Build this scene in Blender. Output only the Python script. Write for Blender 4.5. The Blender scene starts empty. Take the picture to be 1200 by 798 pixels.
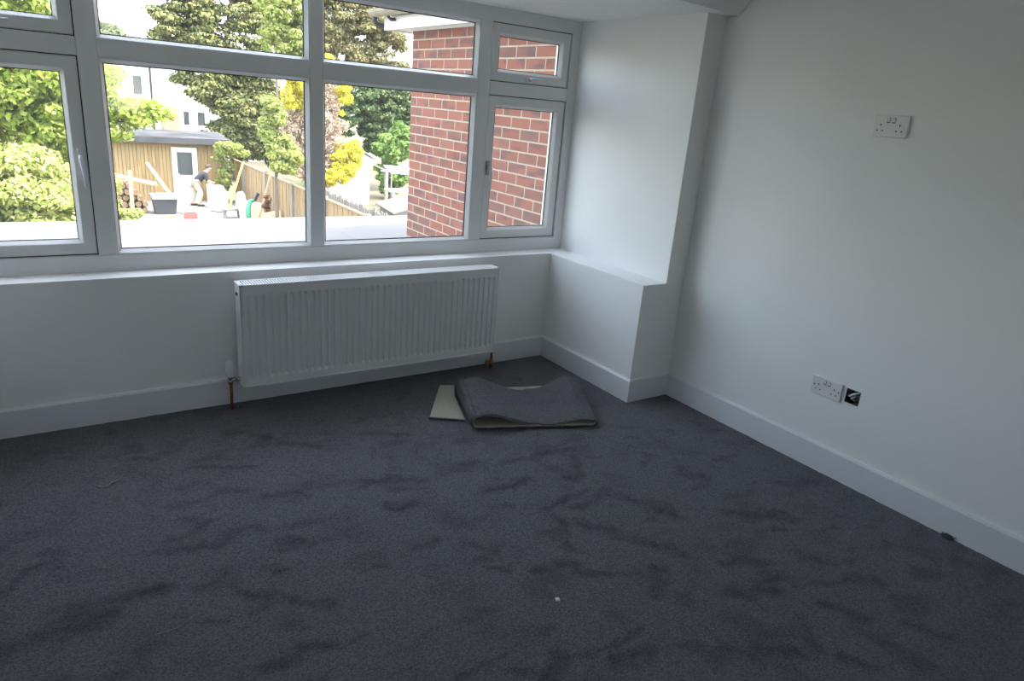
import bpy, math, random
import numpy as np
from mathutils import Vector, Matrix

scene = bpy.context.scene
COL = scene.collection
R = math.radians

# ------------------------------------------------------------------ camera
cam_data = bpy.data.cameras.new('camera')
cam_data.sensor_width = 36.0
cam_data.lens = 24.442
cam_data.clip_start = 0.05
cam_data.clip_end = 300
cam = bpy.data.objects.new('camera', cam_data)
COL.objects.link(cam)
cam.matrix_world = Matrix(((0.82793264, 0.11448671, -0.54901761, -2.8927),
                           (-0.55510542, 0.30677318, -0.77314177, -2.5116),
                           (0.07990942, 0.94487195, 0.31753972, 1.4821),
                           (0, 0, 0, 1)))
scene.camera = cam

# ------------------------------------------------------------------ sky, sun, exposure
SUN_DIR = Vector((-0.50, 0.52, -1.9)).normalized()      # direction the light travels
world = bpy.data.worlds.new('sky')
scene.world = world
world.use_nodes = True
wn = world.node_tree.nodes
wn.clear()
sky = wn.new('ShaderNodeTexSky')
sky.sky_type = 'NISHITA'
sky.sun_disc = False
sky.sun_elevation = math.asin(-SUN_DIR.z)
sky.sun_rotation = math.atan2(-SUN_DIR.x, -SUN_DIR.y)
sky.air_density = 1.0
sky.dust_density = 3.0
sky.ozone_density = 1.0
bg = wn.new('ShaderNodeBackground')
bg.inputs['Strength'].default_value = 1.0
# bright hazy sky: the clear-sky model veiled by an even layer of thin white cloud
haze = wn.new('ShaderNodeMix')
haze.data_type = 'RGBA'
haze.blend_type = 'ADD'
haze.inputs[0].default_value = 1.0
haze.inputs[7].default_value = (2.06, 1.95, 1.64, 1)
gain = wn.new('ShaderNodeVectorMath')
gain.operation = 'SCALE'
gain.inputs['Scale'].default_value = 1.0
wo = wn.new('ShaderNodeOutputWorld')
world.node_tree.links.new(sky.outputs[0], gain.inputs[0])
world.node_tree.links.new(gain.outputs[0], haze.inputs[6])
world.node_tree.links.new(haze.outputs[2], bg.inputs[0])
world.node_tree.links.new(bg.outputs[0], wo.inputs[0])

sun_data = bpy.data.lights.new('sun', 'SUN')
sun_data.energy = 4.0
sun_data.angle = R(0.6)
sun_data.color = (1.0, 0.95, 0.86)
sun = bpy.data.objects.new('sun', sun_data)
COL.objects.link(sun)
sun.rotation_euler = SUN_DIR.to_track_quat('-Z', 'Y').to_euler()

vs = scene.view_settings
vs.view_transform = 'Standard'
vs.look = 'None'
vs.gamma = 1.0
vs.use_curve_mapping = False
vs.exposure = 0.37

scene.cycles.max_bounces = 14
scene.cycles.diffuse_bounces = 9
scene.cycles.transparent_max_bounces = 24
scene.cycles.sample_clamp_indirect = 6.0

# ------------------------------------------------------------------ materials
MATS = {}


def new_mat(name):
    m = bpy.data.materials.new(name)
    m.use_nodes = True
    nt = m.node_tree
    b = nt.nodes['Principled BSDF']
    MATS[name] = m
    return m, nt, b


def ramp(nt, stops):
    r = nt.nodes.new('ShaderNodeValToRGB')
    el = r.color_ramp.elements
    while len(el) < len(stops):
        el.new(0.5)
    for e, (p, c) in zip(el, stops):
        e.position = p
        e.color = (*c, 1)
    return r


def noise(nt, scale, detail=3, rough=0.55, coord='Object', stretch=None):
    tc = nt.nodes.new('ShaderNodeTexCoord')
    n = nt.nodes.new('ShaderNodeTexNoise')
    n.inputs['Scale'].default_value = scale
    n.inputs['Detail'].default_value = detail
    n.inputs['Roughness'].default_value = rough
    if stretch:
        mp = nt.nodes.new('ShaderNodeMapping')
        mp.inputs['Scale'].default_value = stretch
        nt.links.new(tc.outputs[coord], mp.inputs[0])
        nt.links.new(mp.outputs[0], n.inputs['Vector'])
    else:
        nt.links.new(tc.outputs[coord], n.inputs['Vector'])
    return n


def mat(name, c1, c2=None, scale=8, rough=0.6, bump=0.0, bump_scale=None, metal=0.0, stretch=None, spec=None):
    """two-tone procedural noise material with optional fine relief"""
    m, nt, b = new_mat(name)
    c2 = c2 or tuple(x * 0.93 for x in c1)
    n = noise(nt, scale, stretch=stretch)
    r = ramp(nt, [(0.35, c1), (0.68, c2)])
    nt.links.new(n.outputs[0], r.inputs[0])
    nt.links.new(r.outputs[0], b.inputs['Base Color'])
    b.inputs['Roughness'].default_value = rough
    b.inputs['Metallic'].default_value = metal
    if spec is not None:
        b.inputs['Specular IOR Level'].default_value = spec
    if bump:
        n2 = noise(nt, bump_scale or scale * 6, 2)
        bp = nt.nodes.new('ShaderNodeBump')
        bp.inputs['Strength'].default_value = bump
        bp.inputs['Distance'].default_value = 0.004
        nt.links.new(n2.outputs[0], bp.inputs['Height'])
        nt.links.new(bp.outputs[0], b.inputs['Normal'])
    return m


mat('wall_paint', (0.87, 0.88, 0.865), (0.85, 0.86, 0.845), 2.5, 0.62, 0.12, 160)
mat('ceiling_paint', (0.87, 0.875, 0.865), (0.85, 0.855, 0.845), 2.0, 0.75, 0.10, 150)
mat('sill_paint', (0.87, 0.88, 0.88), (0.85, 0.86, 0.86), 4, 0.38)
mat('gloss_white', (0.76, 0.785, 0.81), (0.73, 0.755, 0.78), 3, 0.36)
mat('upvc', (0.74, 0.755, 0.75), (0.715, 0.73, 0.725), 3, 0.30)
mat('enamel', (0.78, 0.79, 0.79), (0.76, 0.77, 0.77), 3, 0.30)
mat('gasket', (0.02, 0.02, 0.022), (0.03, 0.03, 0.03), 20, 0.6)
mat('dark_void', (0.006, 0.006, 0.006), (0.01, 0.01, 0.01), 20, 0.9)
mat('chrome', (0.55, 0.55, 0.56), (0.45, 0.45, 0.46), 20, 0.25, metal=1.0)
mat('copper', (0.36, 0.15, 0.07), (0.22, 0.09, 0.045), 30, 0.38, metal=1.0)
mat('brass', (0.52, 0.34, 0.10), (0.34, 0.21, 0.07), 40, 0.35, metal=1.0)
mat('valve_white', (0.80, 0.81, 0.84), (0.74, 0.75, 0.79), 30, 0.35)
mat('socket_plastic', (0.78, 0.78, 0.77), (0.75, 0.75, 0.74), 20, 0.28)
mat('galvanised', (0.20, 0.21, 0.22), (0.10, 0.10, 0.11), 60, 0.45, metal=0.8)
mat('cable_grey', (0.42, 0.43, 0.45), (0.35, 0.36, 0.38), 30, 0.5)
mat('cable_brown', (0.16, 0.08, 0.04), (0.10, 0.05, 0.03), 30, 0.5)
mat('backing', (0.52, 0.49, 0.40), (0.42, 0.395, 0.32), 90, 0.9, 0.5, 400)
mat('thread', (0.30, 0.28, 0.25), (0.20, 0.19, 0.17), 60, 0.8)
mat('paper_scrap', (0.78, 0.78, 0.76), None, 60, 0.8)
mat('mortar', (0.446, 0.383, 0.285), (0.356, 0.312, 0.232), 25, 0.95, 0.4, 200)
mat('fascia_white', (0.720, 0.720, 0.720), (0.666, 0.666, 0.666), 3, 0.45)
mat('gutter', (0.317, 0.287, 0.208), (0.218, 0.198, 0.148), 8, 0.5)
mat('black_plastic', (0.02, 0.021, 0.024), (0.035, 0.035, 0.04), 10, 0.5)
mat('roof_tile', (0.218, 0.109, 0.079), (0.139, 0.079, 0.059), 6, 0.85)
mat('roof_felt', (0.175, 0.174, 0.170), (0.158, 0.158, 0.156), 1.6, 0.9, 0.4, 120, spec=0.05)
mat('concrete', (0.314, 0.297, 0.264), (0.231, 0.218, 0.195), 4, 0.9, 0.3, spec=0.05)
mat('earth', (0.190, 0.157, 0.116), (0.124, 0.135, 0.066), 0.55, 0.95, 0.5, 14, spec=0.05)
mat('fence_wood', (0.365, 0.254, 0.135), (0.261, 0.175, 0.091), 3.0, 0.85, 0.3, 40, stretch=(4.800, 4.800, 0.480))
mat('grey_wood', (0.269, 0.254, 0.229), (0.158, 0.150, 0.135), 4.0, 0.9, 0.3, 40, stretch=(4.800, 4.800, 0.480))
mat('shed_wood', (0.300, 0.214, 0.102), (0.214, 0.150, 0.071), 3.0, 0.85, 0.3, 40, stretch=(4.000, 4.000, 0.400))
mat('shed_felt', (0.049, 0.051, 0.054), (0.099, 0.101, 0.104), 1.2, 0.9, spec=0.05)
mat('render_white', (0.684, 0.679, 0.666), (0.630, 0.621, 0.603), 0.8, 0.85)
mat('slate', (0.257, 0.238, 0.228), (0.188, 0.178, 0.173), 2, 0.8)
mat('far_brick', (0.475, 0.267, 0.198), (0.396, 0.228, 0.178), 4, 0.9)
mat('dark_glass', (0.05, 0.06, 0.065), (0.09, 0.10, 0.10), 1.5, 0.12)
mat('bark', (0.198, 0.148, 0.109), (0.109, 0.084, 0.064), 9, 0.9, 0.5, 30, stretch=(1, 1, 0.2))
mat('raw_timber', (0.475, 0.365, 0.221), (0.365, 0.261, 0.150), 4, 0.8, stretch=(3.200, 3.200, 0.400))
mat('log_wood', (0.317, 0.214, 0.127), (0.158, 0.102, 0.063), 5, 0.9)
mat('plywood', (0.523, 0.436, 0.294), (0.436, 0.348, 0.221), 2.5, 0.8)
mat('white_bag', (0.720, 0.720, 0.711), (0.630, 0.630, 0.630), 5, 0.7)
mat('blue_rim', (0.337, 0.515, 0.693), (0.277, 0.446, 0.614), 5, 0.5)
mat('tub_black', (0.045, 0.049, 0.059), (0.069, 0.074, 0.084), 5, 0.5)
mat('yellow_paint', (0.713, 0.614, 0.139), (0.594, 0.495, 0.119), 5, 0.5)
mat('green_cloth', (0.069, 0.327, 0.218), (0.049, 0.247, 0.158), 6, 0.8)
mat('red_plastic', (0.544, 0.119, 0.099), (0.416, 0.089, 0.079), 6, 0.5)
mat('skin', (0.614, 0.396, 0.307), (0.544, 0.337, 0.257), 12, 0.55)
mat('navy_cloth', (0.036, 0.036, 0.049), (0.025, 0.025, 0.035), 18, 0.9)
mat('khaki_cloth', (0.495, 0.436, 0.337), (0.416, 0.366, 0.277), 18, 0.9)
mat('dark_hair', (0.058, 0.041, 0.033), (0.083, 0.058, 0.041), 30, 0.7)
mat('shoe_dark', (0.03, 0.028, 0.026), None, 12, 0.6)
mat('cream_paint', (0.653, 0.594, 0.416), (0.574, 0.515, 0.356), 8, 0.6)

# clear glazing: see-through with a mirror reflection that grows at grazing angles
m, nt, b = new_mat('glass')
nt.nodes.remove(b)
tr = nt.nodes.new('ShaderNodeBsdfTransparent')
tr.inputs[0].default_value = (0.985, 0.995, 0.99, 1)
gl = nt.nodes.new('ShaderNodeBsdfGlossy')
gl.inputs['Roughness'].default_value = 0.02
# reflectance of a thin pane: 4 % face on, rising towards grazing, the same from either side
gm = nt.nodes.new('ShaderNodeNewGeometry')
dt = nt.nodes.new('ShaderNodeVectorMath')
dt.operation = 'DOT_PRODUCT'
nt.links.new(gm.outputs['Incoming'], dt.inputs[0])
nt.links.new(gm.outputs['Normal'], dt.inputs[1])


def mnode(op, a, b2=None):
    n_ = nt.nodes.new('ShaderNodeMath')
    n_.operation = op
    for k_, v_ in enumerate((a, b2)):
        if v_ is None:
            continue
        if isinstance(v_, (int, float)):
            n_.inputs[k_].default_value = v_
        else:
            nt.links.new(v_, n_.inputs[k_])
    return n_.outputs[0]


cosv = mnode('ABSOLUTE', dt.outputs['Value'])
fres = mnode('ADD', mnode('MULTIPLY', mnode('POWER', mnode('SUBTRACT', 1.0, cosv), 5.0), 0.96), 0.04)
mx = nt.nodes.new('ShaderNodeMixShader')
nt.links.new(fres, mx.inputs[0])
nt.links.new(tr.outputs[0], mx.inputs[1])
nt.links.new(gl.outputs[0], mx.inputs[2])
# faint milky layer puts a glare veil over the outside view into the glass
df = nt.nodes.new('ShaderNodeBsdfTranslucent')
df.inputs[0].default_value = (0.9, 0.9, 0.88, 1)
dn = noise(nt, 3.0, 4)
dm = nt.nodes.new('ShaderNodeMapRange')
dm.inputs['To Min'].default_value = 0.003
dm.inputs['To Max'].default_value = 0.014
nt.links.new(dn.outputs[0], dm.inputs[0])
mx2 = nt.nodes.new('ShaderNodeMixShader')
nt.links.new(dm.outputs[0], mx2.inputs[0])
nt.links.new(mx.outputs[0], mx2.inputs[1])
nt.links.new(df.outputs[0], mx2.inputs[2])
nt.links.new(mx2.outputs[0], nt.nodes['Material Output'].inputs[0])


def carpet_mat(name, use_attr):
    m, nt, b = new_mat(name)
    fine = noise(nt, 150, 3, 0.75)
    mid = noise(nt, 5.5, 4, 0.6)
    light = ramp(nt, [(0.32, (0.066, 0.066, 0.070)), (0.68, (0.205, 0.204, 0.211))])
    dark = ramp(nt, [(0.32, (0.024, 0.024, 0.025)), (0.68, (0.092, 0.091, 0.094))])
    nt.links.new(fine.outputs[0], light.inputs[0])
    nt.links.new(fine.outputs[0], dark.inputs[0])
    mr = nt.nodes.new('ShaderNodeMapRange')
    mr.inputs['From Min'].default_value = 0.52
    mr.inputs['From Max'].default_value = 0.74
    mr.inputs['To Max'].default_value = 0.45
    nt.links.new(mid.outputs[0], mr.inputs[0])
    fac = mr.outputs[0]
    if use_attr:
        at = nt.nodes.new('ShaderNodeAttribute')
        at.attribute_name = 'pile_lay'
        mxm = nt.nodes.new('ShaderNodeMath')
        mxm.operation = 'MAXIMUM'
        nt.links.new(at.outputs['Fac'], mxm.inputs[0])
        nt.links.new(mr.outputs[0], mxm.inputs[1])
        fac = mxm.outputs[0]
    mix = nt.nodes.new('ShaderNodeMix')
    mix.data_type = 'RGBA'
    nt.links.new(fac, mix.inputs[0])
    nt.links.new(light.outputs[0], mix.inputs[6])
    nt.links.new(dark.outputs[0], mix.inputs[7])
    nt.links.new(mix.outputs[2], b.inputs['Base Color'])
    b.inputs['Roughness'].default_value = 0.95
    b.inputs['Specular IOR Level'].default_value = 0.1
    b.inputs['Sheen Weight'].default_value = 0.12
    b.inputs['Sheen Roughness'].default_value = 0.5
    b.inputs['Sheen Tint'].default_value = (0.75, 0.8, 1.0, 1)
    bn = noise(nt, 210, 3, 0.7)
    bp = nt.nodes.new('ShaderNodeBump')
    bp.inputs['Strength'].default_value = 0.9
    bp.inputs['Distance'].default_value = 0.006
    nt.links.new(bn.outputs[0], bp.inputs['Height'])
    nt.links.new(bp.outputs[0], b.inputs['Normal'])
    return m


carpet_mat('carpet', True)
carpet_mat('carpet_loose', False)

# bricks: each brick its own tone, smoky smears on the face
m, nt, b = new_mat('brick')
oi = nt.nodes.new('ShaderNodeObjectInfo')
r1 = ramp(nt, [(0.0, (0.225, 0.074, 0.048)), (0.35, (0.255, 0.084, 0.053)), (0.7, (0.27, 0.10, 0.066)), (1.0, (0.185, 0.078, 0.060))])
nt.links.new(oi.outputs['Random'], r1.inputs[0])
tc = nt.nodes.new('ShaderNodeTexCoord')
va = nt.nodes.new('ShaderNodeVectorMath')
va.operation = 'ADD'
cmb = nt.nodes.new('ShaderNodeCombineXYZ')
mu = nt.nodes.new('ShaderNodeMath')
mu.operation = 'MULTIPLY'
mu.inputs[1].default_value = 37.0
nt.links.new(oi.outputs['Random'], mu.inputs[0])
nt.links.new(mu.outputs[0], cmb.inputs[0])
nt.links.new(mu.outputs[0], cmb.inputs[1])
nt.links.new(tc.outputs['Object'], va.inputs[0])
nt.links.new(cmb.outputs[0], va.inputs[1])
mp = nt.nodes.new('ShaderNodeMapping')
mp.inputs['Scale'].default_value = (1, 0.6, 2.0)
nt.links.new(va.outputs[0], mp.inputs[0])
nz = nt.nodes.new('ShaderNodeTexNoise')
nz.inputs['Scale'].default_value = 9
nz.inputs['Detail'].default_value = 4
nt.links.new(mp.outputs[0], nz.inputs['Vector'])
mr = nt.nodes.new('ShaderNodeMapRange')
mr.inputs['From Min'].default_value = 0.50
mr.inputs['From Max'].default_value = 0.66
mr.inputs['To Max'].default_value = 0.85
nt.links.new(nz.outputs[0], mr.inputs[0])
mix = nt.nodes.new('ShaderNodeMix')
mix.data_type = 'RGBA'
nt.links.new(mr.outputs[0], mix.inputs[0])
nt.links.new(r1.outputs[0], mix.inputs[6])
mix.inputs[7].default_value = (0.105, 0.062, 0.058, 1)
nt.links.new(mix.outputs[2], b.inputs['Base Color'])
b.inputs['Roughness'].default_value = 0.9


def leaf_mat(name, stops, trans=0.35, k=0.55):
    """every leaf takes its own tone; thin leaves let some light through"""
    m, nt, b = new_mat(name)
    nt.nodes.remove(b)
    geo = nt.nodes.new('ShaderNodeNewGeometry')
    r = ramp(nt, [(p, tuple(min(0.85, x * k * 1.65) for x in c)) for p, c in stops])
    nt.links.new(geo.outputs['Random Per Island'], r.inputs[0])
    d = nt.nodes.new('ShaderNodeBsdfDiffuse')
    t = nt.nodes.new('ShaderNodeBsdfTranslucent')
    x = nt.nodes.new('ShaderNodeMixShader')
    x.inputs[0].default_value = trans
    nt.links.new(r.outputs[0], d.inputs[0])
    nt.links.new(r.outputs[0], t.inputs[0])
    nt.links.new(d.outputs[0], x.inputs[1])
    nt.links.new(t.outputs[0], x.inputs[2])
    nt.links.new(x.outputs[0], nt.nodes['Material Output'].inputs[0])


leaf_mat('leaf_fresh', [(0, (0.20, 0.30, 0.05)), (0.5, (0.34, 0.42, 0.09)), (1, (0.50, 0.52, 0.16))], 0.45, 0.62)
leaf_mat('leaf_hedge', [(0, (0.24, 0.32, 0.07)), (0.5, (0.40, 0.44, 0.14)), (1, (0.58, 0.55, 0.26))], 0.40, 0.6)
leaf_mat('leaf_conifer', [(0, (0.035, 0.055, 0.025)), (0.5, (0.13, 0.145, 0.055)), (1, (0.32, 0.30, 0.12))], 0.20, 0.74)
leaf_mat('leaf_lime', [(0, (0.22, 0.30, 0.06)), (0.5, (0.40, 0.46, 0.14)), (1, (0.58, 0.58, 0.26))], 0.45, 0.55)
leaf_mat('leaf_gold', [(0, (0.38, 0.36, 0.04)), (0.5, (0.58, 0.52, 0.07)), (1, (0.70, 0.64, 0.14))], 0.40, 0.72)
leaf_mat('leaf_brown', [(0, (0.24, 0.18, 0.13)), (0.5, (0.40, 0.32, 0.25)), (1, (0.54, 0.45, 0.37))], 0.25, 0.9)
leaf_mat('leaf_cedar', [(0, (0.12, 0.13, 0.06)), (0.5, (0.26, 0.24, 0.11)), (1, (0.42, 0.36, 0.20))], 0.30)
leaf_mat('leaf_dark', [(0, (0.04, 0.075, 0.035)), (0.5, (0.10, 0.15, 0.065)), (1, (0.22, 0.25, 0.11))], 0.25)
leaf_mat('leaf_mid', [(0, (0.10, 0.20, 0.05)), (0.5, (0.20, 0.32, 0.09)), (1, (0.36, 0.44, 0.16))], 0.40)
leaf_mat('leaf_far', [(0, (0.26, 0.33, 0.17)), (0.5, (0.36, 0.42, 0.24)), (1, (0.46, 0.50, 0.32))], 0.40, 0.30)
leaf_mat('petal_red', [(0, (0.12, 0.16, 0.06)), (0.5, (0.25, 0.10, 0.09)), (1, (0.40, 0.10, 0.11))], 0.3, 0.5)


# ------------------------------------------------------------------ mesh helpers
class MB:
    """collects shapes in world coordinates and links them as ONE mesh object"""

    def __init__(self):
        self.v = []
        self.f = []

    def add(self, verts, faces):
        o = len(self.v)
        self.v += [tuple(p) for p in verts]
        self.f += [tuple(i + o for i in f) for f in faces]
        return self

    def box(self, x0, x1, y0, y1, z0, z1):
        v = [(x, y, z) for x in (x0, x1) for y in (y0, y1) for z in (z0, z1)]
        return self.add(v, [(0, 1, 3, 2), (4, 6, 7, 5), (0, 4, 5, 1), (2, 3, 7, 6), (0, 2, 6, 4), (1, 5, 7, 3)])

    def bar(self, p, q, w, h, up=(0, 0, 1)):
        """box of width w and height h from p to q"""
        p, q = Vector(p), Vector(q)
        d = (q - p).normalized()
        up = Vector(up)
        if abs(d.dot(up)) > 0.98:
            up = Vector((0, 1, 0))
        s = d.cross(up).normalized()
        u = s.cross(d)
        v = [c + s * a * w / 2 + u * bb * h / 2 for c in (p, q) for a, bb in ((-1, -1), (1, -1), (1, 1), (-1, 1))]
        return self.add(v, [(0, 3, 2, 1), (4, 5, 6, 7), (0, 1, 5, 4), (1, 2, 6, 5), (2, 3, 7, 6), (3, 0, 4, 7)])

    def tube(self, path, r, n=10, cap=True):
        path = [Vector(p) for p in path]
        rs = r if isinstance(r, (list, tuple)) else [r] * len(path)
        vs_, fs = [], []
        prev = None
        for i, p in enumerate(path):
            d = (path[min(i + 1, len(path) - 1)] - path[max(i - 1, 0)]).normalized()
            if prev is None:
                a = Vector((0, 0, 1)) if abs(d.z) < 0.9 else Vector((1, 0, 0))
                s = d.cross(a).normalized()
            else:
                s = (prev - d * prev.dot(d)).normalized()
            prev = s
            u = d.cross(s)
            vs_ += [p + (s * math.cos(t) + u * math.sin(t)) * rs[i] for t in [2 * math.pi * k / n for k in range(n)]]
        for i in range(len(path) - 1):
            for k in range(n):
                a, c = i * n + k, i * n + (k + 1) % n
                fs.append((a, c, c + n, a + n))
        if cap:
            fs.append(tuple(range(n))[::-1])
            fs.append(tuple((len(path) - 1) * n + k for k in range(n)))
        return self.add(vs_, fs)

    def lathe(self, c, prof, axis=(0, 0, 1), n=20):
        """revolve (radius, height) pairs about an axis through c"""
        ax = Vector(axis).normalized()
        a = Vector((1, 0, 0)) if abs(ax.x) < 0.9 else Vector((0, 1, 0))
        s = ax.cross(a).normalized()
        u = ax.cross(s)
        c = Vector(c)
        vs_, fs = [], []
        for r, h in prof:
            vs_ += [c + ax * h + (s * math.cos(t) + u * math.sin(t)) * r for t in [2 * math.pi * k / n for k in range(n)]]
        for i in range(len(prof) - 1):
            for k in range(n):
                p, q = i * n + k, i * n + (k + 1) % n
                fs.append((p, q, q + n, p + n))
        fs.append(tuple(range(n))[::-1])
        fs.append(tuple((len(prof) - 1) * n + k for k in range(n)))
        return self.add(vs_, fs)

    def ring(self, x0, x1, z0, z1, prof, kb=1.0, kt=1.0):
        """sweep a closed profile of (inset, y) round a rectangle with mitred corners"""
        n = len(prof)
        vs_, fs = [], []
        for cx, cz, sx, sz in ((x0, z0, 1, kb), (x1, z0, -1, kb), (x1, z1, -1, -kt), (x0, z1, 1, -kt)):
            vs_ += [(cx + sx * i, y, cz + sz * i) for i, y in prof]
        for k in range(4):
            for j in range(n):
                a, bq = k * n + j, k * n + (j + 1) % n
                c, d = ((k + 1) % 4) * n + (j + 1) % n, ((k + 1) % 4) * n + j
                fs.append((a, bq, c, d))
        return self.add(vs_, fs)

    def prism(self, poly, axis, a, b2):
        """extrude a closed polygon along an axis: axis 'x' takes (y,z), 'y' takes (x,z), 'z' takes (x,y)"""
        def P(p, t):
            return {'x': (t, p[0], p[1]), 'y': (p[0], t, p[1]), 'z': (p[0], p[1], t)}[axis]
        n = len(poly)
        v = [P(p, a) for p in poly] + [P(p, b2) for p in poly]
        f = [tuple(range(n)), tuple(range(2 * n - 1, n - 1, -1))]
        f += [(i, i + n, (i + 1) % n + n, (i + 1) % n) for i in range(n)]
        return self.add(v, f)

    def build(self, name, material, parent=None, origin=None, bevel=0.0, smooth=False, seg=2):
        if origin is None:
            if parent is not None:
                origin = wloc(parent)
            else:
                a = np.array(self.v)
                origin = ((a[:, 0].min() + a[:, 0].max()) / 2, (a[:, 1].min() + a[:, 1].max()) / 2, a[:, 2].min())
        o = Vector(origin)
        me = bpy.data.meshes.new(name)
        me.from_pydata([tuple(Vector(p) - o) for p in self.v], [], self.f)
        fix_normals(me)
        me.materials.append(MATS[material])
        if smooth:
            me.shade_smooth()
        ob = bpy.data.objects.new(name, me)
        COL.objects.link(ob)
        if parent is not None:
            ob.parent = parent
            ob.location = o - wloc(parent)
        else:
            ob.location = o
        if bevel:
            bv = ob.modifiers.new('bevel', 'BEVEL')
            bv.width = bevel
            bv.segments = seg
            bv.limit_method = 'ANGLE'
            bv.angle_limit = R(40)
            me.shade_smooth()
            try:
                me.set_sharp_from_angle(angle=R(35))
            except Exception:
                pass
        return ob


import bmesh


def fix_normals(me):
    bm = bmesh.new()
    bm.from_mesh(me)
    bmesh.ops.recalc_face_normals(bm, faces=bm.faces)
    bm.to_mesh(me)
    bm.free()


def wloc(o):
    p = Vector(o.location)
    while o.parent:
        o = o.parent
        p += Vector(o.location)
    return p


def tag(o, label=None, cat=None, group=None, kind=None):
    if label:
        o['label'] = label
    if cat:
        o['category'] = cat
    if group:
        o['group'] = group
    if kind:
        o['kind'] = kind
    return o


def empty(name, loc, label=None, cat=None, group=None, kind=None):
    o = bpy.data.objects.new(name, None)
    o.empty_display_size = 0.1
    COL.objects.link(o)
    o.location = loc
    return tag(o, label, cat, group, kind)


def struct(o, label=None):
    return tag(o, label, None, None, 'structure')


# ------------------------------------------------------------------ room dimensions (metres)
XL = -3.41          # left wall
YB = -3.9           # back wall
A, B = 0.2986, 0.8115      # low ledge: side face, face under the window
C, YW = 0.1298, 0.9408     # upper reveal face, window frame face
H = 0.6542          # ledge height
HB, TB = 0.127, 0.0176     # baseboard
AL = 0.17           # shallower ledge on the left
ZC = 1.979          # ceiling over the bay
ZM = 2.40           # main ceiling
YO = 1.055          # outside face of the house wall

# floor: a fine grid whose pile has been scuffed both ways
STROKES = [(0.015, [(-1.76, 0.21), (-1.6, 0.14)]), (0.015, [(-1.51, -0.21), (-1.4, -0.26)]), (0.017, [(-1.49, -0.45), (-1.4, -0.47), (-1.29, -0.46)]), (0.01, [(-1.91, -0.38), (-1.77, -0.43)]), (0.015, [(-1.92, -0.18), (-1.69, -0.26)]), (0.016, [(-1.13, -0.64), (-1.27, -0.65), (-1.35, -0.7), (-1.37, -0.8), (-1.43, -0.93)]), (0.014, [(-1.23, -0.72), (-1.15, -0.72), (-1.05, -0.68)]), (0.018, [(-1.05, -0.73), (-0.95, -0.82), (-0.91, -0.95)]), (0.015, [(-1.31, -0.83), (-1.19, -0.98)]), (0.016, [(-1.19, -0.98), (-1.07, -1.12)]), (0.013, [(-1.9, -0.66), (-1.83, -0.66)]), (0.011, [(-1.76, -0.73), (-1.68, -0.82)]), (0.009, [(-1.72, -0.9), (-1.68, -0.92)]), (0.013, [(-1.59, -0.95), (-1.47, -1.01)]), (0.012, [(-1.5, -1.04), (-1.39, -1.13)]), (0.015, [(-1.23, -1.17), (-1.35, -1.23)]), (0.004, [(-2.08, -1.25), (-1.92, -1.22)]), (0.022, [(-1.86, -1.34), (-1.79, -1.35)]), (0.02, [(-1.64, -1.43), (-1.56, -1.44)]), (0.02, [(-1.11, -0.28), (-0.91, -0.33)]), (0.016, [(-0.96, -0.37), (-1.11, -0.53)]), (0.005, [(-1.91, -0.96), (-1.84, -0.95)]), (0.008, [(-2.08, -0.68), (-2.04, -0.69)]), (0.017, [(-0.63, -0.72), (-0.54, -0.76)]), (0.015, [(-0.71, -1.05), (-0.51, -1.16)]), (0.013, [(-0.63, -1.2), (-0.57, -1.23)]), (0.015, [(-1.01, -1.25), (-0.86, -1.31)]), (0.017, [(-1.12, -1.37), (-0.95, -1.45)]), (0.012, [(-1.07, -1.41), (-0.88, -1.41)]), (0.013, [(-1.0, -1.57), (-1.08, -1.67)]), (0.018, [(-1.22, -1.59), (-1.15, -1.67)]), (0.014, [(-0.86, -1.57), (-0.82, -1.67)]), (0.01, [(-1.04, -1.74), (-1.0, -1.81)]), (0.012, [(-1.33, -1.55), (-1.29, -1.57)]), (0.019, [(-0.59, -1.57), (-0.58, -1.59)]), (0.015, [(-0.71, -1.38), (-0.63, -1.41)]), (0.01, [(-0.3, -1.87), (-0.25, -1.91)]), (0.007, [(-0.71, -1.75), (-0.62, -1.86)]), (0.012, [(-2.48, 0.2), (-2.26, 0.13)]), (0.019, [(-2.28, -0.12), (-2.15, -0.15)]), (0.014, [(-2.66, 0.38), (-2.61, 0.36)]), (0.012, [(-2.56, 0.4), (-2.5, 0.39)]), (0.015, [(-2.29, 0.48), (-2.23, 0.45)]), (0.019, [(-2.17, 0.4), (-2.15, 0.35)]), (0.015, [(-2.11, 0.3), (-2.07, 0.26)]), (0.016, [(-2.02, 0.24), (-1.96, 0.21)]), (0.016, [(-2.44, 0.28), (-2.37, 0.26)]), (0.017, [(-2.55, -0.25), (-2.48, -0.19)]), (0.012, [(-2.59, -0.54), (-2.52, -0.51)]), (0.009, [(-2.5, -0.58), (-2.41, -0.72), (-2.26, -0.82)]), (0.01, [(-2.69, -0.3), (-2.48, -0.33)]), (0.014, [(-2.31, -0.42), (-2.22, -0.49)]), (0.01, [(-2.42, -0.54), (-2.36, -0.57)]), (0.008, [(-3.1, -0.31), (-3.0, -0.21)]), (0.019, [(-2.91, -0.49), (-2.67, -0.49)]), (0.035, [(-3.1, -0.57), (-2.86, -0.55)]), (0.008, [(-2.64, -0.7), (-2.56, -0.75)]), (0.016, [(-2.52, -0.95), (-2.31, -0.95)])]


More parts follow.
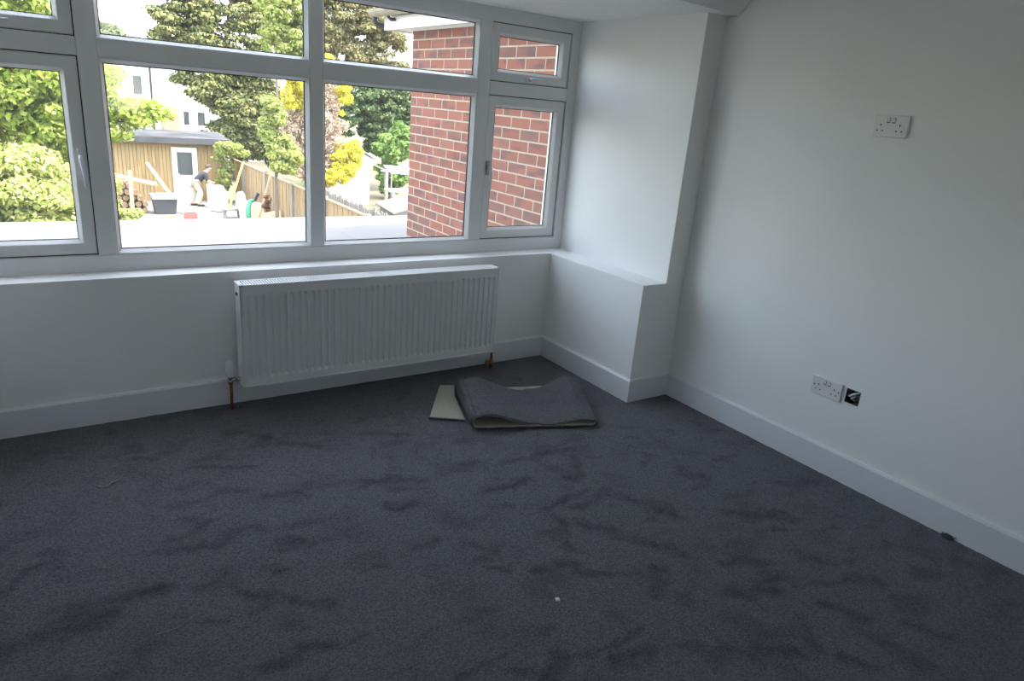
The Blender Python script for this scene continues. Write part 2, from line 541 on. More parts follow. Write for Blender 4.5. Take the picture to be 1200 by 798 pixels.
def grid_mesh(name, xs, ys, zfun):
    X, Y = np.meshgrid(xs, ys)
    Z = zfun(X, Y)
    nx, ny = len(xs), len(ys)
    V = np.stack([X.ravel(), Y.ravel(), Z.ravel()], 1)
    i = np.arange((ny - 1) * (nx - 1))
    r, c = i // (nx - 1), i % (nx - 1)
    a = r * nx + c
    F = np.stack([a, a + 1, a + nx + 1, a + nx], 1)
    return raw_mesh(name, V, F), V


def raw_mesh(name, V, F):
    me = bpy.data.meshes.new(name)
    k = F.shape[1]
    me.vertices.add(len(V))
    me.vertices.foreach_set('co', np.asarray(V, np.float32).ravel())
    me.loops.add(F.size)
    me.loops.foreach_set('vertex_index', F.astype(np.int32).ravel())
    me.polygons.add(len(F))
    me.polygons.foreach_set('loop_start', np.arange(0, F.size, k, dtype=np.int32))
    me.update(calc_edges=True)
    me.validate()
    return me


rng = np.random.default_rng(7)


def smooth_noise(X, Y, cell, seed):
    g = np.random.default_rng(seed).random((260, 260))
    u, v = (X + 6) / cell, (Y + 6) / cell
    iu, iv = np.floor(u).astype(int), np.floor(v).astype(int)
    fu, fv = u - iu, v - iv
    fu, fv = fu * fu * (3 - 2 * fu), fv * fv * (3 - 2 * fv)
    iu, iv = iu % 259, iv % 259
    return (g[iv, iu] * (1 - fu) * (1 - fv) + g[iv, iu + 1] * fu * (1 - fv) + g[iv + 1, iu] * (1 - fu) * fv + g[iv + 1, iu + 1] * fu * fv)


def pile_relief(X, Y):
    return 0.002 * (smooth_noise(X, Y, 0.05, 11) - 1) + 0.0016 * (smooth_noise(X, Y, 0.02, 12) - 1)


xs = np.concatenate([np.linspace(XL, -0.0, 285)])
ys = np.concatenate([np.linspace(YB, -2.1, 40), np.linspace(-2.088, B + 0.02, 245)])
me, V = grid_mesh('floor', xs, ys, pile_relief)
X, Y = V[:, 0], V[:, 1]
wx = X + 0.055 * (smooth_noise(X, Y, 0.09, 1) - 0.5) + 0.03 * (smooth_noise(X, Y, 0.03, 2) - 0.5)
wy = Y + 0.055 * (smooth_noise(X, Y, 0.09, 3) - 0.5) + 0.03 * (smooth_noise(X, Y, 0.03, 4) - 0.5)
lay = np.zeros(len(X))
for w, pts in STROKES:
    for (ax, ay), (bx, by) in zip(pts[:-1], pts[1:]):
        dx, dy = bx - ax, by - ay
        L2 = dx * dx + dy * dy + 1e-9
        t = np.clip(((wx - ax) * dx + (wy - ay) * dy) / L2, 0, 1)
        d = np.hypot(wx - ax - t * dx, wy - ay - t * dy)
        lay = np.maximum(lay, np.clip(1.0 - (d - w * 0.45) / (w * 1.5 + 0.012), 0, 1))
lay = lay * (0.50 + 0.55 * smooth_noise(X, Y, 0.06, 8)) * (0.60 + 0.55 * smooth_noise(X, Y, 0.017, 9))
# faint random scuffing everywhere
f2 = smooth_noise(wx * 1.0 + wy * 0.35, wy * 2.0, 0.11, 5)
lay = np.maximum(lay, np.clip((f2 - 0.70) / 0.2, 0, 1) * 0.5)
at = me.attributes.new('pile_lay', 'FLOAT', 'POINT')
at.data.foreach_set('value', lay.astype(np.float32))
me.materials.append(MATS['carpet'])
me.shade_smooth()
floor = bpy.data.objects.new('floor', me)
COL.objects.link(floor)
struct(floor, 'charcoal cut pile carpet scuffed by footsteps')

# structural slab and shell
struct(MB().box(XL - 0.2, 0.2, YB - 0.2, YO - 0.01, -0.25, -0.02).build('floor_slab', 'concrete'))
# right wall with a knocked-out opening for the metal back box
hy0, hy1, hz0, hz1 = -1.087, -1.021, 0.361, 0.427
rw = MB()
rw.box(0, 0.14, hy1, YO, -0.02, 2.7).box(0, 0.14, YB - 0.14, hy0, -0.02, 2.7)
rw.box(0, 0.14, hy0, hy1, -0.02, hz0).box(0, 0.14, hy0, hy1, hz1, 2.7)
rw.box(0.06, 0.14, hy0 - 0.01, hy1 + 0.01, hz0 - 0.01, hz1 + 0.01)
struct(rw.build('wall_right', 'wall_paint'), 'plain white plastered wall')
struct(MB().box(XL - 0.14, XL, YB - 0.14, YO, -0.02, 2.7).build('wall_left', 'wall_paint'))
# back wall with an unseen small window added for fill daylight
bx0, bx1, bz0, bz1 = -2.27, -1.77, 1.08, 1.82
bw = MB().box(XL, bx0, YB - 0.14, YB, -0.02, 2.7).box(bx1, 0, YB - 0.14, YB, -0.02, 2.7)
bw.box(bx0, bx1, YB - 0.14, YB, -0.02, bz0).box(bx0, bx1, YB - 0.14, YB, bz1, 2.7)
struct(bw.build('wall_back', 'wall_paint'))
fill_win = empty('added_fill_window', ((bx0 + bx1) / 2, YB, bz0), kind='structure')
MB().ring(bx0, bx1, bz0, bz1, [(0.0, YB - 0.06), (0.0, YB - 0.12), (0.05, YB - 0.12), (0.05, YB - 0.06)]).build('outer_frame', 'upvc', fill_win)
MB().box(bx0 + 0.045, bx1 - 0.045, YB - 0.095, YB - 0.089, bz0 + 0.045, bz1 - 0.045).build('pane', 'glass', fill_win)
struct(MB().box(XL - 0.2, 0.2, YB - 0.65, YB - 0.14, 2.55, 2.65).build('added_sun_block', 'fascia_white'))  # unseen overhang added to keep direct sun out of the back opening
# window wall: low part, ledge returns, upper piers, lintel
E2 = 0.004
struct(MB().box(XL, 0, B, YO, -0.02, H - E2).build('wall_window', 'wall_paint'), 'low white wall under the window')
pr = MB().box(-A, 0, 0, B, -0.02, H - E2)
pr.box(-C, 0, 0.0, YO - 0.04, H - E2, ZC + 0.02)
struct(pr.build('wall_pier_right', 'wall_paint', bevel=0.003), 'white pier with a stepped ledge')
pl = MB().box(XL, XL + AL, 0, B, -0.02, H - E2)
pl.box(XL, XL + C, 0.0, YO - 0.04, H - E2, ZC + 0.02)
struct(pl.build('wall_pier_left', 'wall_paint', bevel=0.003))
struct(MB().box(XL, 0, YW, YO, ZC + 0.0, 2.8).build('wall_lintel', 'wall_paint'))
# ledge top running along under the window and returning along the piers
lg = MB().prism([(XL + C, YW + 0.02), (XL + C, 0.0), (XL + AL, 0.0), (XL + AL, B), (-A, B), (-A, 0.0), (-C, 0.0), (-C, YW + 0.02)], 'z', H - E2, H)
struct(lg.build('trim_1', 'sill_paint'), 'painted ledge running under the window')

# ceilings: flat over the bay, a splayed face rising into the room, main ceiling
y0r, y0l = -0.072, -0.072 - 0.113 * 3.41
zt_ = ZM - ZC
cb = MB()
bot = [(0, y0r, ZC), (XL, y0l, ZC), (XL, YO, ZC), (0, YO, ZC)]
top = [(0, y0r - zt_ * 1.05, ZM), (XL, y0l - zt_ * 1.05, ZM), (XL, YO, ZM), (0, YO, ZM)]
cb.add(bot + top, [(0, 1, 2, 3), (7, 6, 5, 4), (0, 4, 5, 1), (1, 5, 6, 2), (2, 6, 7, 3), (3, 7, 4, 0)])
struct(cb.build('ceiling_bay', 'ceiling_paint'), 'lower ceiling over the window bay')
struct(MB().box(XL - 0.14, 0.14, YB - 0.14, YO, ZM, ZM + 0.3).build('ceiling', 'ceiling_paint'))


# baseboards: chamfered top, mitred into each corner
def baseboard(name, p, q, nrm, m0, m1):
    """p->q along the wall foot, nrm into the room, m0/m1 = +1 outside corner, -1 inside corner, 0 square"""
    p, q, nrm = Vector(p), Vector(q), Vector(nrm)
    d = (q - p).normalized()
    prof = [(0.0, -0.01), (TB, -0.01), (TB, HB - 0.009), (TB - 0.008, HB), (0.0, HB)]
    v = []
    for c, sgn, mm in ((p, -1, m0), (q, 1, m1)):
        for off, z in prof:
            w = c + nrm * off + d * (sgn * mm * off)
            v.append((w.x, w.y, z))
    n = len(prof)
    f = [tuple(range(n)), tuple(range(2 * n - 1, n - 1, -1))] + [(i, i + n, (i + 1) % n + n, (i + 1) % n) for i in range(n)]
    return struct(MB().add(v, f).build(name, 'gloss_white'))


baseboard('baseboard_right', (0, YB, 0), (0, 0, 0), (-1, 0, 0), -1, -1)
baseboard('baseboard_pier', (0, 0, 0), (-A, 0, 0), (0, -1, 0), -1, 1)
baseboard('baseboard_ledge', (-A, 0, 0), (-A, B, 0), (-1, 0, 0), 1, -1)
baseboard('baseboard_window', (-A, B, 0), (XL + AL, B, 0), (0, -1, 0), -1, -1)
baseboard('baseboard_ledge_left', (XL + AL, B, 0), (XL + AL, 0, 0), (1, 0, 0), -1, 1)
baseboard('baseboard_pier_left', (XL + AL, 0, 0), (XL, 0, 0), (0, -1, 0), 1, -1)
baseboard('baseboard_left', (XL, 0, 0), (XL, YB, 0), (1, 0, 0), -1, -1)
baseboard('baseboard_back', (XL, YB, 0), (0, YB, 0), (0, 1, 0), -1, -1)

# ------------------------------------------------------------------ window
win = empty('window_1', (-1.705, YW, H), kind='structure')
win['label'] = 'wide white framed window of casements, fanlights and fixed panes'
FX0, FX1 = -3.281, -0.1298
GX0, GX1 = -3.221, -0.1902      # inner edge of the outer frame
GZ0, GZ1 = 0.7285, 1.9095
YBK = YW + 0.07
W = MB().ring(FX0, FX1, H, ZC, [(0.0, YW), (0.0, YBK), (GX0 - FX0, YBK), (GX0 - FX0, YW + 0.003), (GX0 - FX0 - 0.003, YW)], (GZ0 - H) / (GX0 - FX0), (ZC - GZ1) / (GX0 - FX0))
W.build('outer_frame', 'upvc', win)
MUL = [(-2.6765, -2.6055), (-1.7357, -1.6757), (-0.8125, -0.7347)]
TR0, TR1 = 1.5377, 1.6085
for a, bq in MUL:
    MB().box(a, bq, YW, YBK, GZ0, GZ1).build('mullion', 'upvc', win, bevel=0.003)
BAYS = [(GX0, MUL[0][0]), (MUL[0][1], MUL[1][0]), (MUL[1][1], MUL[2][0]), (MUL[2][1], GX1)]
for a, bq in BAYS:
    MB().box(a, bq, YW, YBK, TR0, TR1).build('transom', 'upvc', win, bevel=0.003)
for k, (a, bq) in enumerate(BAYS):
    for z0, z1, up in ((GZ0, TR0, False), (TR1, GZ1, True)):
        if k in (1, 2):                       # fixed glazing
            if not up:
                z0 -= 0.0
            bd = MB().ring(a, bq, z0, z1, [(0.0, YW + 0.004), (0.004, YW + 0.003), (0.018, YW + 0.026), (0.018, YW + 0.034), (0.0, YW + 0.034)])
            bd.build('glazing_bead', 'upvc', win)
            MB().ring(a + 0.016, bq - 0.016, z0 + 0.016, z1 - 0.016, [(0.0, YW + 0.029), (0.006, YW + 0.029), (0.006, YW + 0.036), (0.0, YW + 0.036)]).build('gasket', 'gasket', win)
            MB().box(a + 0.012, bq - 0.012, YW + 0.034, YW + 0.040, z0 + 0.012, z1 - 0.012).build('pane', 'glass', win)
        else:                                  # opening sash set a little back in the frame
            ys_ = YW + 0.010
            g = 0.004
            cx = (a + bq) / 2
            MB().ring(a - 0.001, bq + 0.001, z0 - 0.001, z1 + 0.001, [(0.0, YW + 0.016), (0.008, YW + 0.016), (0.008, YW + 0.05), (0.0, YW + 0.05)]).build('gasket', 'gasket', win)
            so = MB().ring(a + g, bq - g, z0 + g, z1 - g, [(0.0, ys_ + 0.003), (0.003, ys_), (0.046, ys_), (0.049, ys_ + 0.003), (0.062, ys_ + 0.024), (0.062, ys_ + 0.05), (0.0, ys_ + 0.05)])
            sash = so.build('sash', 'upvc', win, origin=(cx, YW, z0))
            MB().ring(a + 0.064, bq - 0.064, z0 + 0.064, z1 - 0.064, [(-0.002, ys_ + 0.025), (0.005, ys_ + 0.025), (0.005, ys_ + 0.032), (-0.002, ys_ + 0.032)]).build('gasket', 'gasket', sash)
            MB().box(a + 0.06, bq - 0.06, ys_ + 0.030, ys_ + 0.036, z0 + 0.06, z1 - 0.06).build('pane', 'glass', sash)
            if up:                             # fanlight handle lying along the bottom rail
                hz = z0 + 0.027
                h = MB().box(cx - 0.032, cx + 0.032, ys_ - 0.008, ys_, hz - 0.011, hz + 0.011)
                h.build('handle_base', 'upvc', sash, bevel=0.003)
                l = MB().tube([(cx - 0.004, ys_ - 0.006, hz), (cx - 0.004, ys_ - 0.026, hz + 0.001), (cx + 0.012, ys_ - 0.034, hz + 0.002), (cx + 0.060, ys_ - 0.036, hz + 0.004)], [0.009, 0.009, 0.009, 0.006], 10)
                l.build('handle', 'valve_white', sash, smooth=True)
            else:                              # espagnolette handle hanging down the opening stile
                hx = bq - 0.026 if k == 0 else a + 0.026
                hz = 1.145
                h = MB().box(hx - 0.012, hx + 0.012, ys_ - 0.009, ys_, hz - 0.045, hz + 0.035)
                h.build('handle_base', 'cable_grey' if k == 3 else 'valve_white', sash, bevel=0.004)
                l = MB().tube([(hx, ys_ - 0.006, hz), (hx, ys_ - 0.030, hz), (hx, ys_ - 0.038, hz - 0.015), (hx + 0.004, ys_ - 0.036, hz - 0.06), (hx + 0.006, ys_ - 0.030, hz - 0.125)], [0.010, 0.010, 0.010, 0.008, 0.006], 10)
                l.build('handle', 'valve_white', sash, smooth=True)

# ------------------------------------------------------------------ radiator
RX0, RX1, RZ0, RZ1, RF, RBK = -2.1622, -0.7513, 0.1165, 0.6203, 0.6765, 0.7765
rad = empty('radiator', ((RX0 + RX1) / 2, RBK, RZ0), 'white steel panel radiator with vertical ribs on the wall under the window', 'radiator')
NCH, PITCH = 41, 0.0333
# front panel: pressed channels between flat ribs
fx0, fx1, fz0, fz1 = RX0 + 0.010, RX1 - 0.010, RZ0 + 0.004, RZ1 - 0.012
c0 = (RX0 + RX1) / 2 - (NCH - 1) / 2 * PITCH
cols = [(fx0, 0)]
for i in range(NCH):
    c = c0 + i * PITCH
    cols += [(c - 0.0110, 0), (c - 0.0070, 1), (c + 0.0070, 1), (c + 0.0110, 0)]
cols.append((fx1, 0))
rows = [(fz0, 0), (fz0 + 0.036, 0), (fz0 + 0.050, 1), (fz1 - 0.050, 1), (fz1 - 0.036, 0), (fz1, 0)]
pv, pf = [], []
for z, rz in rows:
    for x, rx in cols:
        pv.append((x, RF + 0.010 * (rx * rz), z))
nc = len(cols)
for j in range(len(rows) - 1):
    for i in range(nc - 1):
        pf.append((j * nc + i, j * nc + i + 1, (j + 1) * nc + i + 1, (j + 1) * nc + i))
p_ = MB().add(pv, pf)
p_.box(fx0, fx1, RF + 0.0105, RF + 0.014, fz0, fz1)
p_.box(fx0, fx1, RF, RF + 0.01, fz0 - 0.004, fz0)
p_.box(fx0, fx1, RF - 0.003, RF + 0.004, RZ0, RZ0 + 0.009)
p_.build('front_panel', 'enamel', rad)
MB().box(fx0, fx1, RBK - 0.012, RBK, fz0, fz1).build('back_panel', 'enamel', rad, bevel=0.003)
# side covers with their small louvres
for x0, x1, s in ((RX0, RX0 + 0.009, -1), (RX1 - 0.009, RX1, 1)):
    sp = MB().box(x0, x1, RF + 0.002, RBK - 0.012, RZ0, RZ1 - 0.004).build('side_panel', 'enamel', rad, bevel=0.003)
    xo = x0 - 0.0006 if s < 0 else x1 + 0.0006
    MB().box(xo - 0.0006, xo + 0.0006, RF + 0.03, RF + 0.065, RZ1 - 0.058, RZ1 - 0.044).build('vent_slot', 'dark_void', sp)
# top grille: a frame and cross bars with open gaps
MB().box(RX0 + 0.002, RX1 - 0.002, RF - 0.001, RF + 0.012, RZ1 - 0.012, RZ1).box(RX0 + 0.002, RX1 - 0.002, RBK - 0.016, RBK, RZ1 - 0.012, RZ1) \
    .box(RX0, RX0 + 0.022, RF - 0.001, RBK, RZ1 - 0.010, RZ1).box(RX1 - 0.022, RX1, RF - 0.001, RBK, RZ1 - 0.010, RZ1).build('grille_frame', 'enamel', rad, bevel=0.002)
gb = MB()
n = 112
for i in range(n):
    x = RX0 + 0.024 + (RX1 - RX0 - 0.048) * (i + 0.5) / n
    gb.box(x - 0.0038, x + 0.0038, RF + 0.010, RBK - 0.014, RZ1 - 0.006, RZ1 - 0.001)
gb.build('grille_bars', 'enamel', rad)
# convector fins inside
fi = MB()
for i in range(60):
    x = RX0 + 0.03 + (RX1 - RX0 - 0.06) * i / 59
    fi.box(x - 0.001, x + 0.001, RF + 0.02, RBK - 0.02, RZ0 + 0.04, RZ1 - 0.06)
fi.build('convector_fins', 'enamel', rad)
for x in (RX0 + 0.25, RX1 - 0.25):
    MB().box(x - 0.02, x + 0.02, RBK, B, RZ0 + 0.06, RZ1 - 0.06).build('wall_bracket', 'enamel', rad)

# thermostatic valve on the left, lockshield valve on the right
VX, VY = RX0 - 0.045, 0.727
tv = empty('thermostatic_valve', (VX, VY, 0.0), 'white thermostatic valve head over a copper pipe beside the radiator', 'valve')
MB().tube([(VX, VY, -0.01), (VX, VY, 0.135)], 0.0078, 12).build('pipe', 'copper', tv, smooth=True)
MB().lathe((VX, VY, 0.130), [(0.012, 0), (0.013, 0.004), (0.013, 0.014), (0.010, 0.018), (0.010, 0.026), (0.015, 0.030), (0.015, 0.040)]).tube([(VX, VY, 0.150), (RX0 + 0.004, VY, 0.150)], 0.010, 12).lathe((VX + 0.018, VY, 0.150), [(0.014, 0), (0.014, 0.012)], (1, 0, 0), 6).build('valve_body', 'chrome', tv)
MB().lathe((VX, VY, 0.168), [(0.017, 0), (0.0185, 0.004), (0.0185, 0.024), (0.020, 0.028), (0.020, 0.050), (0.0185, 0.064), (0.018, 0.070), (0.015, 0.076)], n=24).build('valve_head', 'valve_white', tv, smooth=False)
rib = MB()
for k in range(16):
    t = 2 * math.pi * k / 16
    rib.bar((VX + 0.0195 * math.cos(t), VY + 0.0195 * math.sin(t), 0.174), (VX + 0.0195 * math.cos(t), VY + 0.0195 * math.sin(t), 0.222), 0.003, 0.003)
rib.build('grip_ribs', 'valve_white', tv)

VX2 = RX1 + 0.018
lv = empty('lockshield_valve', (VX2, VY, 0.0), 'capped radiator valve on a copper pipe with a brass drain cock', 'valve')
MB().tube([(VX2, VY, -0.01), (VX2, VY, 0.125)], 0.0078, 12).build('pipe', 'copper', lv, smooth=True)
MB().lathe((VX2, VY, 0.112), [(0.012, 0), (0.013, 0.004), (0.013, 0.016), (0.010, 0.020), (0.010, 0.030)]).tube([(VX2, VY, 0.142), (RX1 - 0.010, VY, 0.142)], 0.009, 12).build('valve_body', 'chrome', lv)
MB().lathe((VX2, VY, 0.142), [(0.013, 0), (0.014, 0.003), (0.013, 0.026), (0.010, 0.031)], n=20).build('valve_cap', 'valve_white', lv, smooth=True)
MB().tube([(VX2, VY, 0.035), (VX2 - 0.035, VY - 0.012, 0.040)], 0.009, 10).tube([(VX2 - 0.030, VY - 0.010, 0.050), (VX2 - 0.050, VY - 0.018, 0.040)], 0.007, 10).lathe((VX2, VY, 0.020), [(0.012, 0), (0.012, 0.032)], n=8).lathe((VX2 - 0.036, VY - 0.012, 0.026), [(0.011, 0), (0.011, 0.028)], n=8).build('drain_cock', 'brass', lv)


# ------------------------------------------------------------------ sockets on the right wall
def socket(y, z, label):
    """double switched socket: plate, two rockers in the middle, two sets of three pin holes"""
    r = empty('double_socket', (0, y, z - 0.043), label, 'socket', 'double sockets on the right wall')
    MB().box(-0.0095, 0.0, y - 0.073, y + 0.073, z - 0.043, z + 0.043).build('plate', 'socket_plastic', r, bevel=0.004, seg=3)
    for s in (-1, 1):
        yc = y + s * 0.0105
        MB().prism([(yc - 0.0065, z + 0.012), (yc + 0.0065, z + 0.012), (yc + 0.0065, z + 0.032), (yc - 0.0065, z + 0.032)], 'x', -0.0105, -0.006).build('rocker_surround', 'gasket', r)
        k = MB()
        k.add([(-0.0100, yc - 0.0055, z + 0.013), (-0.0100, yc + 0.0055, z + 0.013), (-0.0140, yc + 0.0055, z + 0.031), (-0.0140, yc - 0.0055, z + 0.031),
               (-0.006, yc - 0.0055, z + 0.013), (-0.006, yc + 0.0055, z + 0.013), (-0.006, yc + 0.0055, z + 0.031), (-0.006, yc - 0.0055, z + 0.031)],
              [(0, 1, 2, 3), (7, 6, 5, 4), (0, 4, 5, 1), (1, 5, 6, 2), (2, 6, 7, 3), (3, 7, 4, 0)])
        k.build('rocker', 'socket_plastic', r)
        oc = y + s * 0.039
        for dy, dz, wy_, wz_ in ((0, 0.004, 0.0042, 0.0082), (-0.011, -0.0185, 0.0064, 0.0042), (0.011, -0.0185, 0.0064, 0.0042)):
            MB().box(-0.0099, -0.004, oc + dy - wy_ / 2, oc + dy + wy_ / 2, z + dz - wz_ / 2, z + dz + wz_ / 2).build('pin_hole', 'dark_void', r)
        MB().lathe((-0.0092, y + s * 0.0605, z), [(0.0034, 0), (0.0034, 0.0008)], (-1, 0, 0), 14).build('screw', 'chrome', r)
    return r


socket(-0.9353, 1.5298, 'white double socket mounted high on the bare wall')
socket(-0.9329, 0.392, 'white double socket low on the wall beside an open metal box')

bx = empty('back_box', (0.03, (hy0 + hy1) / 2, hz0), 'open metal back box with loose cables sunk in the wall', 'back box')
g = MB()
g.box(0.001, 0.058, hy0 + 0.0005, hy0 + 0.0025, hz0 + 0.0005, hz1 - 0.0005).box(0.001, 0.058, hy1 - 0.0025, hy1 - 0.0005, hz0 + 0.0005, hz1 - 0.0005)
g.box(0.001, 0.058, hy0 + 0.0025, hy1 - 0.0025, hz0 + 0.0005, hz0 + 0.0025).box(0.001, 0.058, hy0 + 0.0025, hy1 - 0.0025, hz1 - 0.0025, hz1 - 0.0005)
g.box(0.055, 0.058, hy0 + 0.0025, hy1 - 0.0025, hz0 + 0.0025, hz1 - 0.0025)
g.build('metal_box', 'galvanised', bx)
yc, zc_ = (hy0 + hy1) / 2, (hz0 + hz1) / 2
MB().tube([(0.054, yc + 0.020, zc_ - 0.006), (0.030, yc + 0.026, zc_ - 0.012), (0.010, yc + 0.020, zc_ - 0.002), (0.006, yc + 0.002, zc_ + 0.012), (0.012, yc - 0.014, zc_ + 0.020), (0.040, yc - 0.024, zc_ + 0.024)], 0.0042, 10).build('white_cable', 'valve_white', bx, smooth=True)
MB().tube([(0.054, yc - 0.010, zc_ - 0.010), (0.020, yc - 0.002, zc_ - 0.020), (0.012, yc + 0.008, zc_ - 0.012), (0.018, yc - 0.004, zc_ + 0.002), (0.050, yc - 0.018, zc_ - 0.004)], 0.0055, 10).build('grey_cable', 'cable_grey', bx, smooth=True)
MB().tube([(0.054, yc + 0.012, zc_ + 0.024), (0.020, yc + 0.020, zc_ + 0.020), (0.014, yc + 0.026, zc_ + 0.008), (0.05, yc + 0.024, zc_ - 0.004)], 0.0036, 8).build('brown_cable', 'cable_brown', bx, smooth=True)
for dy in (-0.028, 0.028):
    MB().box(0.004, 0.006, yc + dy - 0.004, yc + dy + 0.004, zc_ - 0.006, zc_ + 0.006).build('fixing_lug', 'galvanised', bx)

# ------------------------------------------------------------------ carpet offcuts on the floor
# frame of the folded piece: near edge runs (-1.25,0.06) -> (-0.665,-0.156), it goes back towards the window
NL, NR = Vector((-1.262, 0.042, 0)), Vector((-0.688, -0.178, 0))
FL, FR_ = Vector((-1.140, 0.400, 0)), Vector((-0.505, 0.190, 0))


def bilin(u, w):
    return (NL * (1 - u) + NR * u) * (1 - w) + (FL * (1 - u) + FR_ * u) * w


def lerp_tab(t, tab):
    for (a, va_), (b2, vb) in zip(tab[:-1], tab[1:]):
        if t <= b2:
            s = (t - a) / (b2 - a)
            s = s * s * (3 - 2 * s)
            return va_ + (vb - va_) * s
    return tab[-1][1]


oc_ = empty('carpet_offcut', (-0.86, 0.2, 0.0), 'folded strip of charcoal carpet lying in loops over its pale backing', 'carpet offcut')
NS, NW = 90, 24
# centre line of the sheet: bottom layer left->right is on the floor, folds up at each end, the top layer sags in the middle
prof = []
for i in range(26):                              # bottom layer, from middle to the left end
    u = 0.60 - 0.575 * i / 25
    prof.append((u, 0.012))
for i in range(1, 13):                           # left fold: a tall loop
    t = math.pi * i / 13
    prof.append((0.025 - 0.032 * math.sin(t), 0.012 + (0.095 - 0.012) * (1 - math.cos(t)) / 2))
for i in range(61):                              # top layer sagging to the floor and up again
    u = 0.025 + 0.955 * i / 60
    z = lerp_tab(u, [(0.025, 0.088), (0.08, 0.104), (0.52, 0.026), (0.62, 0.027), (0.90, 0.080), (0.98, 0.066)])
    prof.append((u, z))
for i in range(1, 12):                           # right fold, tighter
    t = math.pi * i / 12
    prof.append((0.98 + 0.030 * math.sin(t), 0.012 + (0.066 - 0.012) * (1 + math.cos(t)) / 2))
for i in range(20):
    prof.append((0.98 - 0.379 * i / 19, 0.012))


def sheet(off0, off1, name, material, parent):
    """the strip between two offsets from its centre line (positive = outward pile side)"""
    n = len(prof)
    pts = [Vector((u * 0.64, z)) for u, z in prof]
    nor = []
    for i in range(n):
        d = (pts[min(i + 1, n - 1)] - pts[max(i - 1, 0)]).normalized()
        nor.append(Vector((-d.y, d.x)))
    V, F = [], []
    for layer in (off0, off1):
        for j in range(NW + 1):
            w = j / NW
            # the loops rise less at the near edge and the right loop opens towards the back
            for i in range(n):
                p = pts[i] + nor[i] * layer
                u, z = p.x / 0.64, p.y
                lift = 1.0
                if 38 <= i <= 98:
                    uu = prof[i][0]
                    near = 0.45 if uu > 0.55 else 0.72
                    lift = near + (1.25 - near) * w if uu > 0.55 else near + (1.05 - near) * w
                elif 26 <= i < 38 or i > 98:
                    near = 0.45 if i > 98 else 0.72
                    far = 1.25 if i > 98 else 1.05
                    k = min(1.0, max(0.0, (z - 0.012) / 0.05))
                    lift = 1 + k * (near + (far - near) * w - 1)
                zz = max(0.0045, 0.006 + (z - 0.006) * lift)
                under = max(0.0, 1 - (i - 25) / 13 if i > 25 else 1.0) if i < 60 else max(0.0, min(1.0, (i - 98) / 12))
                q = bilin(u, w * (1 + 0.24 * under))
                V.append((q.x, q.y, zz + 0.0012 * math.sin(37 * u + 21 * w)))
    m_ = (NW + 1) * n
    for l in (0, 1):
        for j in range(NW):
            for i in range(n - 1):
                a = l * m_ + j * n + i
                F.append((a, a + 1, a + n + 1, a + n))
    for i in range(n - 1):
        for j in (0, NW):
            a = j * n + i
            F.append((a, a + 1, a + 1 + m_, a + m_))
    for j in range(NW):
        for i in (0, n - 1):
            a = j * n + i
            F.append((a, a + n, a + n + m_, a + m_))
    return MB().add(V, F).build(name, material, parent, smooth=True)


# walking left along the bottom the outward side is below
sheet(-0.0030, 0.0005, 'backing', 'backing', oc_)
sheet(0.0005, 0.0090, 'pile', 'carpet_loose', oc_)

fp = empty('carpet_scrap', (-1.2, 0.35, 0.0), 'small pale carpet scrap lying backing side up beside the folded strip', 'carpet offcut')
poly = [(-1.399, 0.236), (-1.252, 0.138), (-1.157, 0.41), (-1.085, 0.548), (-1.157, 0.582)]
MB().prism(poly, 'z', 0.0005, 0.009).build('pile', 'carpet_loose', fp)
cxp = [((x - -1.195) * 0.975 - 1.195, (y - 0.378) * 0.975 + 0.378) for x, y in poly]
MB().prism(cxp, 'z', 0.009, 0.0115).build('backing', 'backing', fp)


# loose bits on the carpet
def thread(pts, r, label, material='thread'):
    o = MB().tube([(x, y, z) for x, y, z in pts], r, 6).build('loose_thread', material, smooth=True)
    tag(o, label, 'thread')


thread([(-2.815, 0.225, 0.004), (-2.80, 0.19, 0.010), (-2.775, 0.20, 0.006), (-2.765, 0.225, 0.004), (-2.735, 0.235, 0.004)], 0.0028, 'curled loose tuft of carpet yarn in front of the bare low wall')
thread([(-2.865, -0.275, 0.003), (-2.85, -0.31, 0.003), (-2.825, -0.325, 0.003), (-2.79, -0.315, 0.003)], 0.0012, 'pale curved thread lying on the carpet')
thread([(-2.745, -0.70, 0.003), (-2.70, -0.705, 0.004), (-2.66, -0.69, 0.003), (-2.635, -0.665, 0.003)], 0.0011, 'long thin straw coloured fibre lying on the carpet')
thread([(-2.58, -0.855, 0.003), (-2.555, -0.845, 0.004), (-2.535, -0.82, 0.003)], 0.0010, 'short straight straw coloured fibre lying on the carpet')
tag(MB().prism([(-1.652, -1.128), (-1.640, -1.132), (-1.636, -1.121), (-1.647, -1.116)], 'z', 0.001, 0.005).build('paper_scrap', 'paper_scrap'), 'tiny white paper speck on the dark carpet', 'paper scrap')
tuft = MB()
random.seed(3)
for k in range(170):
    a = random.uniform(0, math.pi)
    rr = random.uniform(0.005, 0.014)
    c = (-0.030 + random.uniform(-0.008, 0.008), -1.575 + random.triangular(-0.020, 0.020), 0.0)
    tuft.tube([c, (c[0] + rr * 0.5 * math.cos(a * 3), c[1] + rr * 0.6 * math.cos(a), rr * 0.8), (c[0] + rr * 0.8 * math.cos(a * 3), c[1] + rr * math.cos(a), rr * math.sin(a) + 0.002)], 0.0016, 4)
tag(tuft.build('carpet_tuft', 'carpet_loose'), 'frayed tuft of carpet yarn against the right baseboard', 'tuft')

